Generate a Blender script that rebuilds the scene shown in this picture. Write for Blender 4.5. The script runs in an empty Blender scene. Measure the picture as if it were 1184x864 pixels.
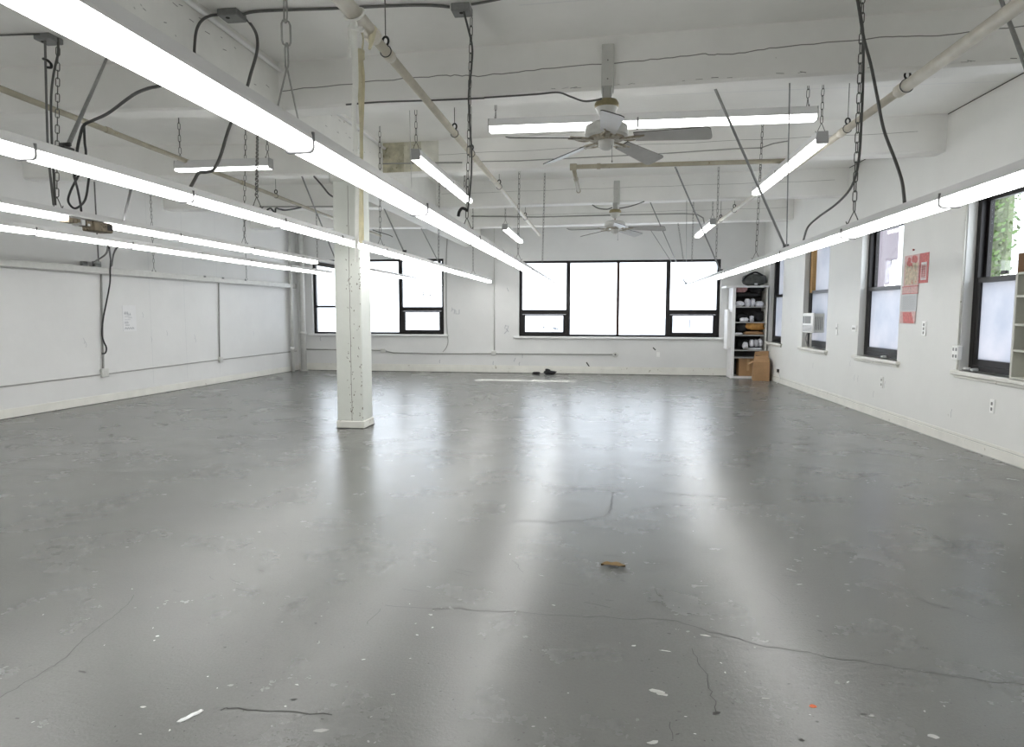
import bpy, math, random
from mathutils import Vector, Matrix
from mathutils import noise as mnoise
rnd = random.Random(7)
S = bpy.context.scene
COL = S.collection
PI = math.pi
# ------------------------------------------------------------------ camera
EYE = Vector((0, 0, 1.55)); F = 770.0
RT = Vector((0.99036372, 0.13848239, 0.00152624))
DN = Vector((0.01391668, -0.08854906, -0.99597459))
FW = Vector((-0.13778979, 0.98639834, -0.08962299))
cd = bpy.data.cameras.new('camera'); cam = bpy.data.objects.new('camera', cd); COL.objects.link(cam)
cd.sensor_width = 36; cd.lens = 36 * F / 1184; cd.clip_start = .02; cd.clip_end = 300
m = Matrix((RT, -DN, -FW)).transposed().to_4x4(); m.translation = EYE
cam.matrix_world = m
S.camera = cam
# measuring: where the sight line of a pixel of the photograph meets a plane of the room
def ray(x, y): return RT * ((x - 592) / F) + DN * ((y - 432) / F) + FW
def zz(x, y, z=0.0): d = ray(x, y); return EYE + d * ((z - EYE.z) / d.z)
def yy(x, y, Y): d = ray(x, y); return EYE + d * (Y / d.y)
def xx(x, y, X): d = ray(x, y); return EYE + d * (X / d.x)
def slant(x, y, a, b): d = ray(x, y); return EYE + d * (a / (d.x - b * d.y))
RA, RB = 4.446, -.0353         # right wall  X = RA + RB*Y
LA, LB = -9.079, .0454         # left wall
def rwp(x, y, off=0): return slant(x, y, RA - off, RB)
def lwp(x, y, off=0): return slant(x, y, LA + off, LB)
def wall_frame(a, b, inward):
    u = Vector((b, 1, 0)).normalized(); n = Vector((u.y, -u.x, 0)) * inward
    M = Matrix((u, n, Vector((0, 0, 1)))).transposed().to_4x4(); M.translation = Vector((a, 0, 0)); return M
RM = wall_frame(RA, RB, -1)    # local x = along the wall, y = into the room, z = up
LM = wall_frame(LA, LB, 1)
RMi = RM.inverted(); LMi = LM.inverted()
def rl(x, y, off=0): return RMi @ rwp(x, y, off)
def ll(x, y, off=0): return LMi @ lwp(x, y, off)
YB = 17.2; CZ = 4.0; BZ = 3.55
BEAMS = [-.22, 2.88, 5.96, 9.08, 12.10, 15.05]; BW = .28
GX0, GX1, GZ, GZF = -3.66, -3.22, 3.27, 3.478
def front(i, X):       # the beams lie a little skew: front face of beam i at X
    return BEAMS[i] + (.44 * (4.1 - X) / 7.3 if X > (GX0 + GX1) / 2 else max(0, .34 * (X + 8.6) / 5))
def top_at(Y, X):
    for i in range(len(BEAMS)):
        if front(i, X) - .02 <= Y <= front(i, X) + BW + .02: return BZ
    return CZ
def on_beam(p, lim=.6):  # a point near a beam's underside, moved onto it
    for i in range(len(BEAMS)):
        a = front(i, p.x) + .03; c = a + BW - .06
        if a - lim < p.y < c + lim: return Vector((p.x, min(max(p.y, a), c), BZ))
    return p
# ------------------------------------------------------------------ materials
def mat(name, col, rough=.6, metal=0., var=0., scale=6., bump=0., bscale=40., spots=None, spec=None, emit=None, stretch=None):
    mt = bpy.data.materials.new(name); mt.use_nodes = True
    nt = mt.node_tree; b = nt.nodes['Principled BSDF']; L = nt.links.new
    b.inputs['Base Color'].default_value = (*col, 1); b.inputs['Roughness'].default_value = rough; b.inputs['Metallic'].default_value = metal
    if spec is not None: b.inputs['Specular IOR Level'].default_value = spec
    if emit:
        b.inputs['Emission Color'].default_value = (*emit[0], 1); b.inputs['Emission Strength'].default_value = emit[1]
    if var or bump or spots:
        tc = nt.nodes.new('ShaderNodeTexCoord'); src = tc.outputs['Object']
        if stretch:
            mp = nt.nodes.new('ShaderNodeMapping'); mp.inputs['Scale'].default_value = stretch; L(src, mp.inputs[0]); src = mp.outputs[0]
    last = None
    if var:
        n = nt.nodes.new('ShaderNodeTexNoise'); n.inputs['Scale'].default_value = scale; n.inputs['Detail'].default_value = 5; n.inputs['Roughness'].default_value = .6
        L(src, n.inputs['Vector'])
        r = nt.nodes.new('ShaderNodeValToRGB'); e = r.color_ramp.elements
        e[0].position = .3; e[1].position = .72
        e[0].color = (*[max(0, c * (1 - var)) for c in col], 1); e[1].color = (*[min(1, c * (1 + var * .6)) for c in col], 1)
        L(n.outputs['Fac'], r.inputs['Fac']); last = r.outputs['Color']; L(last, b.inputs['Base Color'])
    if spots:   # (colour, noise scale, threshold): chipped paint, dirt
        sc, ss, th = spots
        n = nt.nodes.new('ShaderNodeTexNoise'); n.inputs['Scale'].default_value = ss; n.inputs['Detail'].default_value = 6; n.inputs['Roughness'].default_value = .65
        L(src, n.inputs['Vector'])
        r = nt.nodes.new('ShaderNodeValToRGB'); e = r.color_ramp.elements
        e[0].position = th; e[1].position = min(1, th + .03); e[0].color = (0, 0, 0, 1); e[1].color = (1, 1, 1, 1)
        L(n.outputs['Fac'], r.inputs['Fac'])
        mx = nt.nodes.new('ShaderNodeMix'); mx.data_type = 'RGBA'
        L(r.outputs['Color'], mx.inputs['Factor'])
        if last: L(last, mx.inputs['A'])
        else: mx.inputs['A'].default_value = (*col, 1)
        mx.inputs['B'].default_value = (*sc, 1); L(mx.outputs['Result'], b.inputs['Base Color'])
    if bump:
        n = nt.nodes.new('ShaderNodeTexNoise'); n.inputs['Scale'].default_value = bscale; n.inputs['Detail'].default_value = 4
        L(src, n.inputs['Vector'])
        bp = nt.nodes.new('ShaderNodeBump'); bp.inputs['Strength'].default_value = bump; bp.inputs['Distance'].default_value = .01
        L(n.outputs['Fac'], bp.inputs['Height']); L(bp.outputs['Normal'], b.inputs['Normal'])
    return mt
M = {}
M['wall'] = mat('white_wall_paint', (.70, .70, .69), .55, var=.045, scale=1.3, bump=.12, bscale=9, spots=((.5, .49, .46), 7.5, .735))
M['wall_r'] = mat('warm_white_wall_paint', (.72, .72, .695), .5, var=.04, scale=1.1, bump=.12, bscale=7, spots=((.52, .51, .48), 8, .74))
M['ceil'] = mat('ceiling_paint', (.885, .88, .855), .65, var=.06, scale=1.1, bump=.15, bscale=12)
M['beam'] = mat('beam_paint', (.885, .88, .855), .6, var=.06, scale=1.6, bump=.2, bscale=10, spots=((.34, .33, .30), 9, .72))
M['column'] = mat('column_paint', (.71, .73, .68), .5, var=.06, scale=2.5, bump=.25, bscale=14, spots=((.22, .18, .12), 17, .70))
M['girder'] = mat('girder_paint', (.76, .76, .73), .6, var=.07, scale=2.2, bump=.2, bscale=14, spots=((.4, .38, .33), 12, .71))
M['stain'] = mat('damp_stain', (.56, .53, .40), .8, var=.35, scale=7, bump=.3, bscale=25, spots=((.26, .24, .16), 16, .60))
M['stain_m'] = mat('damp_stain_middle', (.66, .64, .53), .8, var=.25, scale=6, spots=((.34, .32, .22), 17, .63))
M['stain_p'] = mat('damp_stain_pale', (.78, .77, .70), .8, var=.15, scale=5, spots=((.46, .44, .34), 18, .68))
M['base'] = mat('baseboard_paint', (.74, .73, .68), .5, var=.08, scale=4, spots=((.38, .35, .29), 9, .66))
M['dark'] = mat('dark_gap', (.05, .05, .045), .8)
M['crack'] = mat('crack_dark', (.035, .035, .032), .8)
M['beamcrack'] = mat('beam_crack', (.24, .24, .23), .8)
M['frame'] = mat('dark_bronze_frame', (.012, .010, .010), .4, metal=.3, var=.3, scale=20)
M['frame_b'] = mat('brown_frame', (.055, .028, .022), .5)
M['wood'] = mat('raw_wood', (.45, .27, .10), .7, var=.2, scale=14, stretch=(1, 1, 6))
M['pipe'] = mat('cream_pipe_paint', (.62, .58, .49), .42, var=.13, scale=7, bump=.15, bscale=30, spots=((.20, .15, .09), 10, .71))
M['pipe_tan'] = mat('tan_pipe_paint', (.36, .33, .25), .45, var=.2, scale=6, spots=((.2, .15, .08), 12, .66))
M['galv'] = mat('galvanised_steel', (.30, .305, .30), .45, metal=.75, var=.15, scale=20)
M['conduit'] = mat('conduit_steel', (.20, .20, .195), .5, metal=.5, var=.15, scale=15)
M['conduit_w'] = mat('painted_conduit', (.60, .60, .575), .5, var=.1, scale=10)
M['conduit_g'] = mat('grey_painted_conduit', (.36, .36, .34), .5, var=.12, scale=10)
M['chain'] = mat('dull_chain_steel', (.13, .13, .12), .5, metal=.6)
M['chain_l'] = mat('bright_chain_steel', (.42, .42, .40), .4, metal=.7)
M['cable'] = mat('black_cable', (.018, .018, .018), .5)
M['cable_g'] = mat('grey_armoured_cable', (.11, .11, .105), .5, metal=.4, bump=.5, bscale=220)
M['housing'] = mat('white_enamel', (.70, .70, .70), .35, var=.03, scale=5)
M['housing_dull'] = mat('dusty_enamel', (.36, .36, .355), .4, var=.08, scale=5)
M['lens'] = mat('lit_diffuser', (.9, .9, .9), .3, emit=((1.0, 1.0, .985), 12.0))
M['lens_w'] = mat('lit_diffuser_small', (.9, .9, .9), .3, emit=((1.0, .995, .98), 6.0))
M['tube_dim'] = mat('tube_in_clear_lens', (.9, .9, .9), .3, emit=((1.0, .995, .98), 3.5))
M['clip'] = mat('grey_clip', (.20, .20, .205), .4, metal=.2)
M['ballast'] = mat('rusty_ballast', (.24, .20, .14), .6, metal=.3, var=.3, scale=18, spots=((.06, .045, .03), 22, .58))
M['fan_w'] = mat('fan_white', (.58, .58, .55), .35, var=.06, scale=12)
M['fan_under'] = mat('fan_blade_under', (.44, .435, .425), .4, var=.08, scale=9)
M['fan_edge'] = mat('fan_blade_edge', (.05, .045, .04), .5)
M['brass'] = mat('dull_brass', (.30, .26, .15), .4, metal=.6, var=.15, scale=20)
M['brass_w'] = mat('tarnished_bracket', (.38, .34, .26), .4, metal=.5, var=.35, scale=45)
M['cloth_w'] = mat('white_cloth_ribbon', (.88, .88, .84), .9, var=.05, scale=20)
M['cloth_y'] = mat('cream_cloth_ribbon', (.66, .61, .44), .9, var=.12, scale=18)
M['card'] = mat('cardboard', (.40, .24, .12), .8, var=.12, scale=8, bump=.1, bscale=60)
M['card_d'] = mat('dark_cardboard', (.20, .105, .045), .8, var=.15, scale=8)
M['tape'] = mat('packing_tape', (.50, .33, .17), .35)
M['red'] = mat('red_print', (.58, .16, .15), .6, var=.35, scale=30)
M['pinkp'] = mat('pink_print', (.66, .44, .42), .6, var=.25, scale=35)
M['gold'] = mat('gold_print', (.62, .52, .38), .6, var=.35, scale=22, spots=((.60, .18, .15), 16, .60))
M['paper'] = mat('white_paper', (.80, .80, .80), .7, var=.03, scale=9)
M['paperg'] = mat('grey_paper', (.62, .64, .65), .7, var=.05, scale=9)
M['ink'] = mat('ink', (.10, .11, .14), .7)
M['ink_f'] = mat('faint_marker', (.42, .43, .45), .7)
M['plate'] = mat('switch_plate', (.86, .86, .84), .35)
M['plate_d'] = mat('switch_slot', (.18, .18, .17), .5)
M['shelf'] = mat('white_shelf_board', (.80, .80, .80), .45, var=.04, scale=6)
M['shelf_g'] = mat('cream_grey_shelf', (.55, .55, .49), .5, var=.08, scale=6)
M['shelf_s'] = mat('grey_shelf_edge', (.50, .50, .49), .5, var=.08, scale=6)
M['paper_n'] = mat('notice_paper', (.74, .74, .745), .7, var=.02, scale=9)
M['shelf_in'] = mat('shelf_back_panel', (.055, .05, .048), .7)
M['black'] = mat('black_fabric', (.018, .018, .02), .85, var=.4, scale=18, bump=.3, bscale=30)
M['grey'] = mat('charcoal_fabric', (.085, .09, .085), .85, var=.3, scale=14, bump=.3, bscale=30)
M['whitef'] = mat('white_plastic_wrap', (.72, .73, .78), .35, var=.25, scale=16, bump=.4, bscale=25)
M['pinkf'] = mat('pink_fabric', (.52, .30, .30), .8, var=.3, scale=20, bump=.3, bscale=30)
M['orange'] = mat('orange_fabric', (.50, .26, .07), .8, var=.35, scale=16, bump=.3, bscale=30)
M['ac'] = mat('ac_beige', (.62, .62, .58), .45, var=.05, scale=10)
M['ac_d'] = mat('ac_grille', (.20, .20, .19), .5, var=.3, scale=60)
M['black_pl'] = mat('black_plastic', (.012, .012, .012), .35)
M['silver'] = mat('silver_paint', (.42, .42, .40), .35, metal=.6)
M['leaf'] = mat('dry_leaf', (.22, .14, .05), .8, var=.3, scale=40)
M['chip'] = mat('chipped_patch', (.16, .14, .11), .8)
M['chipw'] = mat('white_paint_fleck', (.46, .46, .44), .6)
M['scuff'] = mat('black_scuff', (.035, .032, .03), .7)
M['orangeb'] = mat('orange_fleck', (.75, .16, .05), .6)
M['faint'] = mat('faint_marking', (.80, .80, .82), .7)
M['facade'] = mat('pale_facade', (.86, .86, .87), .8, var=.02, scale=1)
M['facade_w'] = mat('facade_window', (.55, .57, .60), .4)
M['lilac'] = mat('lilac_render', (.15, .125, .135), .8, var=.06, scale=2)
M['brickp'] = mat('pale_pink_brick', (.80, .70, .66), .8, var=.06, scale=3)
M['ivy1'] = mat('ivy_leaf', (.10, .16, .045), .6, var=.4, scale=6)
M['ivy2'] = mat('ivy_leaf_pale', (.13, .15, .08), .6, var=.3, scale=6)

def glass():
    mt = bpy.data.materials.new('window_glass'); mt.use_nodes = True; nt = mt.node_tree; nt.nodes.clear(); L = nt.links.new
    o = nt.nodes.new('ShaderNodeOutputMaterial'); mx = nt.nodes.new('ShaderNodeMixShader')
    t = nt.nodes.new('ShaderNodeBsdfTransparent'); t.inputs[0].default_value = (.94, .96, .965, 1)
    g = nt.nodes.new('ShaderNodeBsdfGlossy'); g.inputs['Roughness'].default_value = .03
    lw = nt.nodes.new('ShaderNodeLayerWeight'); lw.inputs['Blend'].default_value = .5
    pw = nt.nodes.new('ShaderNodeMath'); pw.operation = 'POWER'; pw.inputs[1].default_value = 5; L(lw.outputs['Facing'], pw.inputs[0])
    fr = nt.nodes.new('ShaderNodeMath'); fr.operation = 'MULTIPLY_ADD'; fr.inputs[1].default_value = .8; fr.inputs[2].default_value = .03; L(pw.outputs[0], fr.inputs[0])
    L(fr.outputs[0], mx.inputs[0]); L(t.outputs[0], mx.inputs[1]); L(g.outputs[0], mx.inputs[2]); L(mx.outputs[0], o.inputs[0]); return mt
M['glass'] = glass()
def frosted():
    mt = bpy.data.materials.new('frosted_glass'); mt.use_nodes = True; nt = mt.node_tree; nt.nodes.clear(); L = nt.links.new
    o = nt.nodes.new('ShaderNodeOutputMaterial'); mx = nt.nodes.new('ShaderNodeMixShader')
    t = nt.nodes.new('ShaderNodeBsdfTranslucent'); g = nt.nodes.new('ShaderNodeBsdfGlossy'); g.inputs['Roughness'].default_value = .25
    n = nt.nodes.new('ShaderNodeTexNoise'); n.inputs['Scale'].default_value = 2.5; n.inputs['Detail'].default_value = 5
    tc = nt.nodes.new('ShaderNodeTexCoord'); L(tc.outputs['Object'], n.inputs['Vector'])
    r = nt.nodes.new('ShaderNodeValToRGB'); e = r.color_ramp.elements; e[0].position = .3; e[1].position = .7
    e[0].color = (.36, .375, .40, 1); e[1].color = (.46, .455, .465, 1)
    L(n.outputs['Fac'], r.inputs['Fac']); L(r.outputs[0], t.inputs[0])
    mx.inputs[0].default_value = .06
    L(t.outputs[0], mx.inputs[1]); L(g.outputs[0], mx.inputs[2]); L(mx.outputs[0], o.inputs[0]); return mt
M['frosted'] = frosted()

def floor_mat():
    mt = bpy.data.materials.new('grey_floor_paint'); mt.use_nodes = True; nt = mt.node_tree; L = nt.links.new
    b = nt.nodes['Principled BSDF']; tc = nt.nodes.new('ShaderNodeTexCoord'); src = tc.outputs['Object']
    def noise(scale, det=5, rough=.6, st=None):
        n = nt.nodes.new('ShaderNodeTexNoise'); n.inputs['Scale'].default_value = scale; n.inputs['Detail'].default_value = det; n.inputs['Roughness'].default_value = rough
        if st:
            mp = nt.nodes.new('ShaderNodeMapping'); mp.inputs['Scale'].default_value = st; L(src, mp.inputs[0]); L(mp.outputs[0], n.inputs['Vector'])
        else: L(src, n.inputs['Vector'])
        return n.outputs['Fac']
    def ramp(fac, p0, p1, c0, c1):
        r = nt.nodes.new('ShaderNodeValToRGB'); e = r.color_ramp.elements; e[0].position = p0; e[1].position = p1
        e[0].color = (*c0, 1); e[1].color = (*c1, 1); L(fac, r.inputs['Fac']); return r.outputs['Color']
    def mix(f, a, c):
        mx = nt.nodes.new('ShaderNodeMix'); mx.data_type = 'RGBA'; L(f, mx.inputs['Factor']); L(a, mx.inputs['A']); mx.inputs['B'].default_value = (*c, 1); return mx.outputs['Result']
    base = ramp(noise(.9), .3, .7, (.134, .136, .128), (.158, .160, .151))
    c = mix(ramp(noise(85, 2), .40, .75, (0, 0, 0), (.35, .35, .35)), base, (.104, .105, .098))
    L(c, b.inputs['Base Color'])
    r = nt.nodes.new('ShaderNodeMapRange'); L(noise(1.6, 6, .65), r.inputs['Value']); r.inputs['From Min'].default_value = .3; r.inputs['From Max'].default_value = .7
    r.inputs['To Min'].default_value = .25; r.inputs['To Max'].default_value = .285; L(r.outputs[0], b.inputs['Roughness'])
    b.inputs['Specular IOR Level'].default_value = .55
    bp = nt.nodes.new('ShaderNodeBump'); bp.inputs['Strength'].default_value = .18; bp.inputs['Distance'].default_value = .003
    L(noise(22, 3, .5, (.6, 1.5, 1)), bp.inputs['Height'])
    bp2 = nt.nodes.new('ShaderNodeBump'); bp2.inputs['Strength'].default_value = .25; bp2.inputs['Distance'].default_value = .003
    L(noise(70, 3), bp2.inputs['Height']); L(bp.outputs[0], bp2.inputs['Normal']); L(bp2.outputs[0], b.inputs['Normal'])
    return mt
M['floor'] = floor_mat()

# ------------------------------------------------------------------ mesh building
class MB:
    def __init__(s): s.v = []; s.f = []; s.mi = []; s.sm = []
    def add(s, vs, fs, k=0, smooth=False, xf=None):
        o = len(s.v)
        s.v += [(xf @ Vector(p)) if xf else Vector(p) for p in vs]
        for f in fs: s.f.append([o + i for i in f]); s.mi.append(k); s.sm.append(smooth)
    def box(s, a, b, k=0, xf=None, bev=0.):
        x0, y0, z0 = [min(a[i], b[i]) for i in range(3)]; x1, y1, z1 = [max(a[i], b[i]) for i in range(3)]
        c = min(bev, (x1 - x0) * .45, (y1 - y0) * .45, (z1 - z0) * .45)
        if c <= 0:
            s.add([(x0, y0, z0), (x1, y0, z0), (x1, y1, z0), (x0, y1, z0), (x0, y0, z1), (x1, y0, z1), (x1, y1, z1), (x0, y1, z1)],
                  [(0, 3, 2, 1), (4, 5, 6, 7), (0, 1, 5, 4), (1, 2, 6, 5), (2, 3, 7, 6), (3, 0, 4, 7)], k, False, xf); return
        # bevelled: three quads of corners per vertex
        X, Y, Z = (x0, x1), (y0, y1), (z0, z1); vs = []; idx = {}
        for i in (0, 1):
            for j in (0, 1):
                for l in (0, 1):
                    sx, sy, sz = (1 - 2 * i) * c, (1 - 2 * j) * c, (1 - 2 * l) * c
                    for q, p in enumerate(((X[i], Y[j] + sy, Z[l] + sz), (X[i] + sx, Y[j], Z[l] + sz), (X[i] + sx, Y[j] + sy, Z[l]))):
                        idx[i, j, l, q] = len(vs); vs.append(p)
        I = lambda i, j, l, q: idx[i, j, l, q]; fs = []
        for i in (0, 1):
            fs.append([I(i, 0, 0, 0), I(i, 1, 0, 0), I(i, 1, 1, 0), I(i, 0, 1, 0)] if i else [I(i, 0, 0, 0), I(i, 0, 1, 0), I(i, 1, 1, 0), I(i, 1, 0, 0)])
            fs.append([I(0, i, 0, 1), I(0, i, 1, 1), I(1, i, 1, 1), I(1, i, 0, 1)] if i else [I(0, i, 0, 1), I(1, i, 0, 1), I(1, i, 1, 1), I(0, i, 1, 1)])
            fs.append([I(0, 0, i, 2), I(1, 0, i, 2), I(1, 1, i, 2), I(0, 1, i, 2)] if i else [I(0, 0, i, 2), I(0, 1, i, 2), I(1, 1, i, 2), I(1, 0, i, 2)])
        for i in (0, 1):
            for j in (0, 1):
                fs.append([I(i, j, 0, 0), I(i, j, 1, 0), I(i, j, 1, 1), I(i, j, 0, 1)])
                fs.append([I(i, 0, j, 0), I(i, 1, j, 0), I(i, 1, j, 2), I(i, 0, j, 2)])
                fs.append([I(0, i, j, 1), I(1, i, j, 1), I(1, i, j, 2), I(0, i, j, 2)])
                for l in (0, 1): fs.append([I(i, j, l, 0), I(i, j, l, 1), I(i, j, l, 2)])
        s.add(vs, fs, k, False, xf)
    def tube(s, pts, r, k=0, n=8, cap=True, closed=False, xf=None, smooth=True):
        pts = [Vector(p) for p in pts]; N = len(pts); vs = []; fs = []
        rr = r if isinstance(r, (list, tuple)) else [r] * N
        up = None
        for i, p in enumerate(pts):
            if closed: d = pts[(i + 1) % N] - pts[i - 1]
            else: d = pts[min(i + 1, N - 1)] - pts[max(i - 1, 0)]
            if d.length < 1e-9: d = Vector((0, 0, 1))
            d.normalize()
            if up is None: up = Vector((0, 0, 1)) if abs(d.z) < .9 else Vector((1, 0, 0))
            a = up - d * up.dot(d)
            if a.length < 1e-6: a = d.orthogonal()
            a.normalize(); up = a; b = d.cross(a)
            for j in range(n):
                t = 2 * PI * j / n; vs.append(p + (a * math.cos(t) + b * math.sin(t)) * rr[i])
        for i in range(N if closed else N - 1):
            i2 = (i + 1) % N
            for j in range(n): fs.append((i * n + j, i * n + (j + 1) % n, i2 * n + (j + 1) % n, i2 * n + j))
        if cap and not closed: fs.append(tuple(reversed(range(n)))); fs.append(tuple((N - 1) * n + j for j in range(n)))
        s.add(vs, fs, k, smooth, xf)
    def lathe(s, prof, c=(0, 0, 0), k=0, n=28, xf=None, ks=None):
        c = Vector(c)
        for q in range(len(prof) - 1):
            vs = []
            for r, z in prof[q:q + 2]:
                for j in range(n): t = 2 * PI * j / n; vs.append(c + Vector((r * math.cos(t), r * math.sin(t), z)))
            s.add(vs, [(j, (j + 1) % n, n + (j + 1) % n, n + j) for j in range(n)], ks[q] if ks else k, True, xf)
    def prism(s, poly, y0, y1, k=0, xf=None, smooth=False):   # poly in local (x, z), extruded along y
        n = len(poly); vs = [(p[0], y0, p[1]) for p in poly] + [(p[0], y1, p[1]) for p in poly]
        s.add(vs, [(j, (j + 1) % n, n + (j + 1) % n, n + j) for j in range(n)], k, smooth, xf)
        s.add(vs, [tuple(reversed(range(n))), tuple(range(n, 2 * n))], k, False, xf)
    def ribbon(s, pts, w, nrm, k=0, off=.0008):
        pts = [Vector(p) for p in pts]; nrm = Vector(nrm); vs = []
        ws = w if isinstance(w, (list, tuple)) else [w] * len(pts)
        for i, p in enumerate(pts):
            d = pts[min(i + 1, len(pts) - 1)] - pts[max(i - 1, 0)]; sd = d.cross(nrm).normalized() * ws[i] * .5
            vs += [p + sd + nrm * off, p - sd + nrm * off]
        s.add(vs, [(2 * i, 2 * i + 2, 2 * i + 3, 2 * i + 1) for i in range(len(pts) - 1)], k)
    def lump(s, c, size, k=0, amp=.25, fr=2.2, seed=0, nu=18, nv=10, flat=True):
        vs = []; fs = []; c = Vector(c)
        for i in range(nv + 1):
            a = PI * i / nv
            for j in range(nu):
                t = 2 * PI * j / nu
                d = Vector((math.sin(a) * math.cos(t), math.sin(a) * math.sin(t), math.cos(a)))
                e = Vector([math.copysign(abs(q) ** .7, q) for q in d])
                f = 1 + amp * mnoise.noise(d * fr + Vector((seed * 7.1, seed * 3.3, 0))) + amp * .4 * mnoise.noise(d * fr * 3 + Vector((seed, 0, 0)))
                p = Vector((e.x * size[0] * .5 * f, e.y * size[1] * .5 * f, e.z * size[2] * .5 * f))
                if flat: p.z = max(p.z, -size[2] * .5)
                vs.append(c + p)
        for i in range(nv):
            for j in range(nu): fs.append((i * nu + j, (i + 1) * nu + j, (i + 1) * nu + (j + 1) % nu, i * nu + (j + 1) % nu))
        s.add(vs, fs, k, True)
    def build(s, name, mats, parent=None, bevel=0):
        me = bpy.data.meshes.new(name)
        org = Vector((0, 0, 0))
        if parent: org = parent.location if parent.parent is None else parent.location + parent.parent.location
        me.from_pydata([p - org for p in s.v], [], s.f)
        for mm in (mats if isinstance(mats, (list, tuple)) else [mats]): me.materials.append(M[mm])
        me.polygons.foreach_set('material_index', s.mi); me.polygons.foreach_set('use_smooth', s.sm); me.update()
        o = bpy.data.objects.new(name, me); COL.objects.link(o)
        if parent: o.parent = parent
        return o
def tag(o, label, cat, group=None):
    o['label'] = label; o['category'] = cat
    if group: o['group'] = group
    return o
def thing(name, label, cat, loc, group=None):
    o = bpy.data.objects.new(name, None); COL.objects.link(o); o.location = loc; o.empty_display_size = .1
    return tag(o, label, cat, group)
def struct(name, mb, mats, label=None):
    o = mb.build(name, mats); o['kind'] = 'structure'
    if label: o['label'] = label
    return o
def one(name, label, cat, mats, fn, group=None):
    b = MB(); fn(b); return tag(b.build(name, mats), label, cat, group)
def smooth_path(pts, n=6):
    P = [Vector(p) for p in pts]; out = []
    for i in range(len(P) - 1):
        a, b, c, d = P[max(i - 1, 0)], P[i], P[i + 1], P[min(i + 2, len(P) - 1)]
        for j in range(n):
            t = j / n; out.append(.5 * ((2 * b) + (c - a) * t + (2 * a - 5 * b + 4 * c - d) * t * t + (3 * b - a - 3 * c + d) * t ** 3))
    out.append(P[-1]); return out
def lerp(a, b, t): return Vector(a) * (1 - t) + Vector(b) * t

# ------------------------------------------------------------------ the room
YF = -3.0
def lx(Y): return LA + LB * Y
def rx(Y): return RA + RB * Y
# floor, with its cracks, paint flecks and scuffs
b = MB()
b.add([(lx(YF) - .4, YF - .3, 0), (rx(YF) + .4, YF - .3, 0), (rx(YB) + .4, YB + .35, 0), (lx(YB) - .4, YB + .35, 0)], [(0, 1, 2, 3)], 0)
b.add([(lx(YF) - .4, YF - .3, -.25), (rx(YF) + .4, YF - .3, -.25), (rx(YB) + .4, YB + .35, -.25), (lx(YB) - .4, YB + .35, -.25)], [(3, 2, 1, 0)], 0)
UP = (0, 0, 1)
def jag(pts, amp, n=5):
    out = []
    for i in range(len(pts) - 1):
        for j in range(n):
            p = lerp(pts[i], pts[i + 1], j / n)
            if i or j: p = p + Vector((rnd.uniform(-amp, amp), rnd.uniform(-amp, amp), 0))
            out.append(p)
    out.append(Vector(pts[-1])); return out
CR = [([(0, 541), (120, 546), (250, 551), (357, 556)], .006), ([(647, 565), (740, 568), (827, 574), (950, 580), (1184, 589)], .006),
      ([(592, 603), (640, 604), (675, 602), (700, 597), (708, 588), (706, 578), (710, 569)], .008),
      ([(445, 700), (520, 704), (592, 708), (700, 714), (782, 718)], .0055), ([(782, 718), (830, 734), (890, 748), (960, 760), (1040, 773), (1110, 784), (1184, 792)], .0065),
      ([(0, 807), (40, 783), (78, 760), (95, 740), (125, 718), (145, 702), (155, 688)], .005), ([(255, 822), (262, 819), (320, 823), (384, 827)], .009),
      ([(1005, 594), (1040, 603), (1075, 616), (1108, 634)], .006), ([(1030, 586), (1060, 600), (1090, 620)], .004), ([(1125, 645), (1150, 656)], .007),
      ([(800, 750), (815, 775), (822, 800), (828, 824)], .004), ([(592, 648), (600, 655), (605, 662)], .006), ([(755, 675), (763, 690), (770, 702)], .004),
      ([(310, 548), (330, 541)], .005), ([(425, 722), (440, 704)], .004), ([(1050, 690), (1100, 705), (1150, 722)], .0035), ([(880, 680), (910, 700)], .003), ([(775, 835), (778, 855)], .003)]
for pts, w in CR:
    b.ribbon(jag([zz(*p) for p in pts], .007 if pts[0][1] > 780 else .012), w * .8, UP, 1, .0006)
def fleck(c, rxy, k, ang=None, n=7):
    ang = rnd.uniform(0, PI) if ang is None else ang; vs = []
    for j in range(n):
        t = 2 * PI * j / n; q = rnd.uniform(.6, 1.1)
        x, y = rxy[0] * math.cos(t) * q, rxy[1] * math.sin(t) * q
        vs.append((c[0] + x * math.cos(ang) - y * math.sin(ang), c[1] + x * math.sin(ang) + y * math.cos(ang), .0009))
    b.add(vs, [tuple(range(n))], k)
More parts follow.
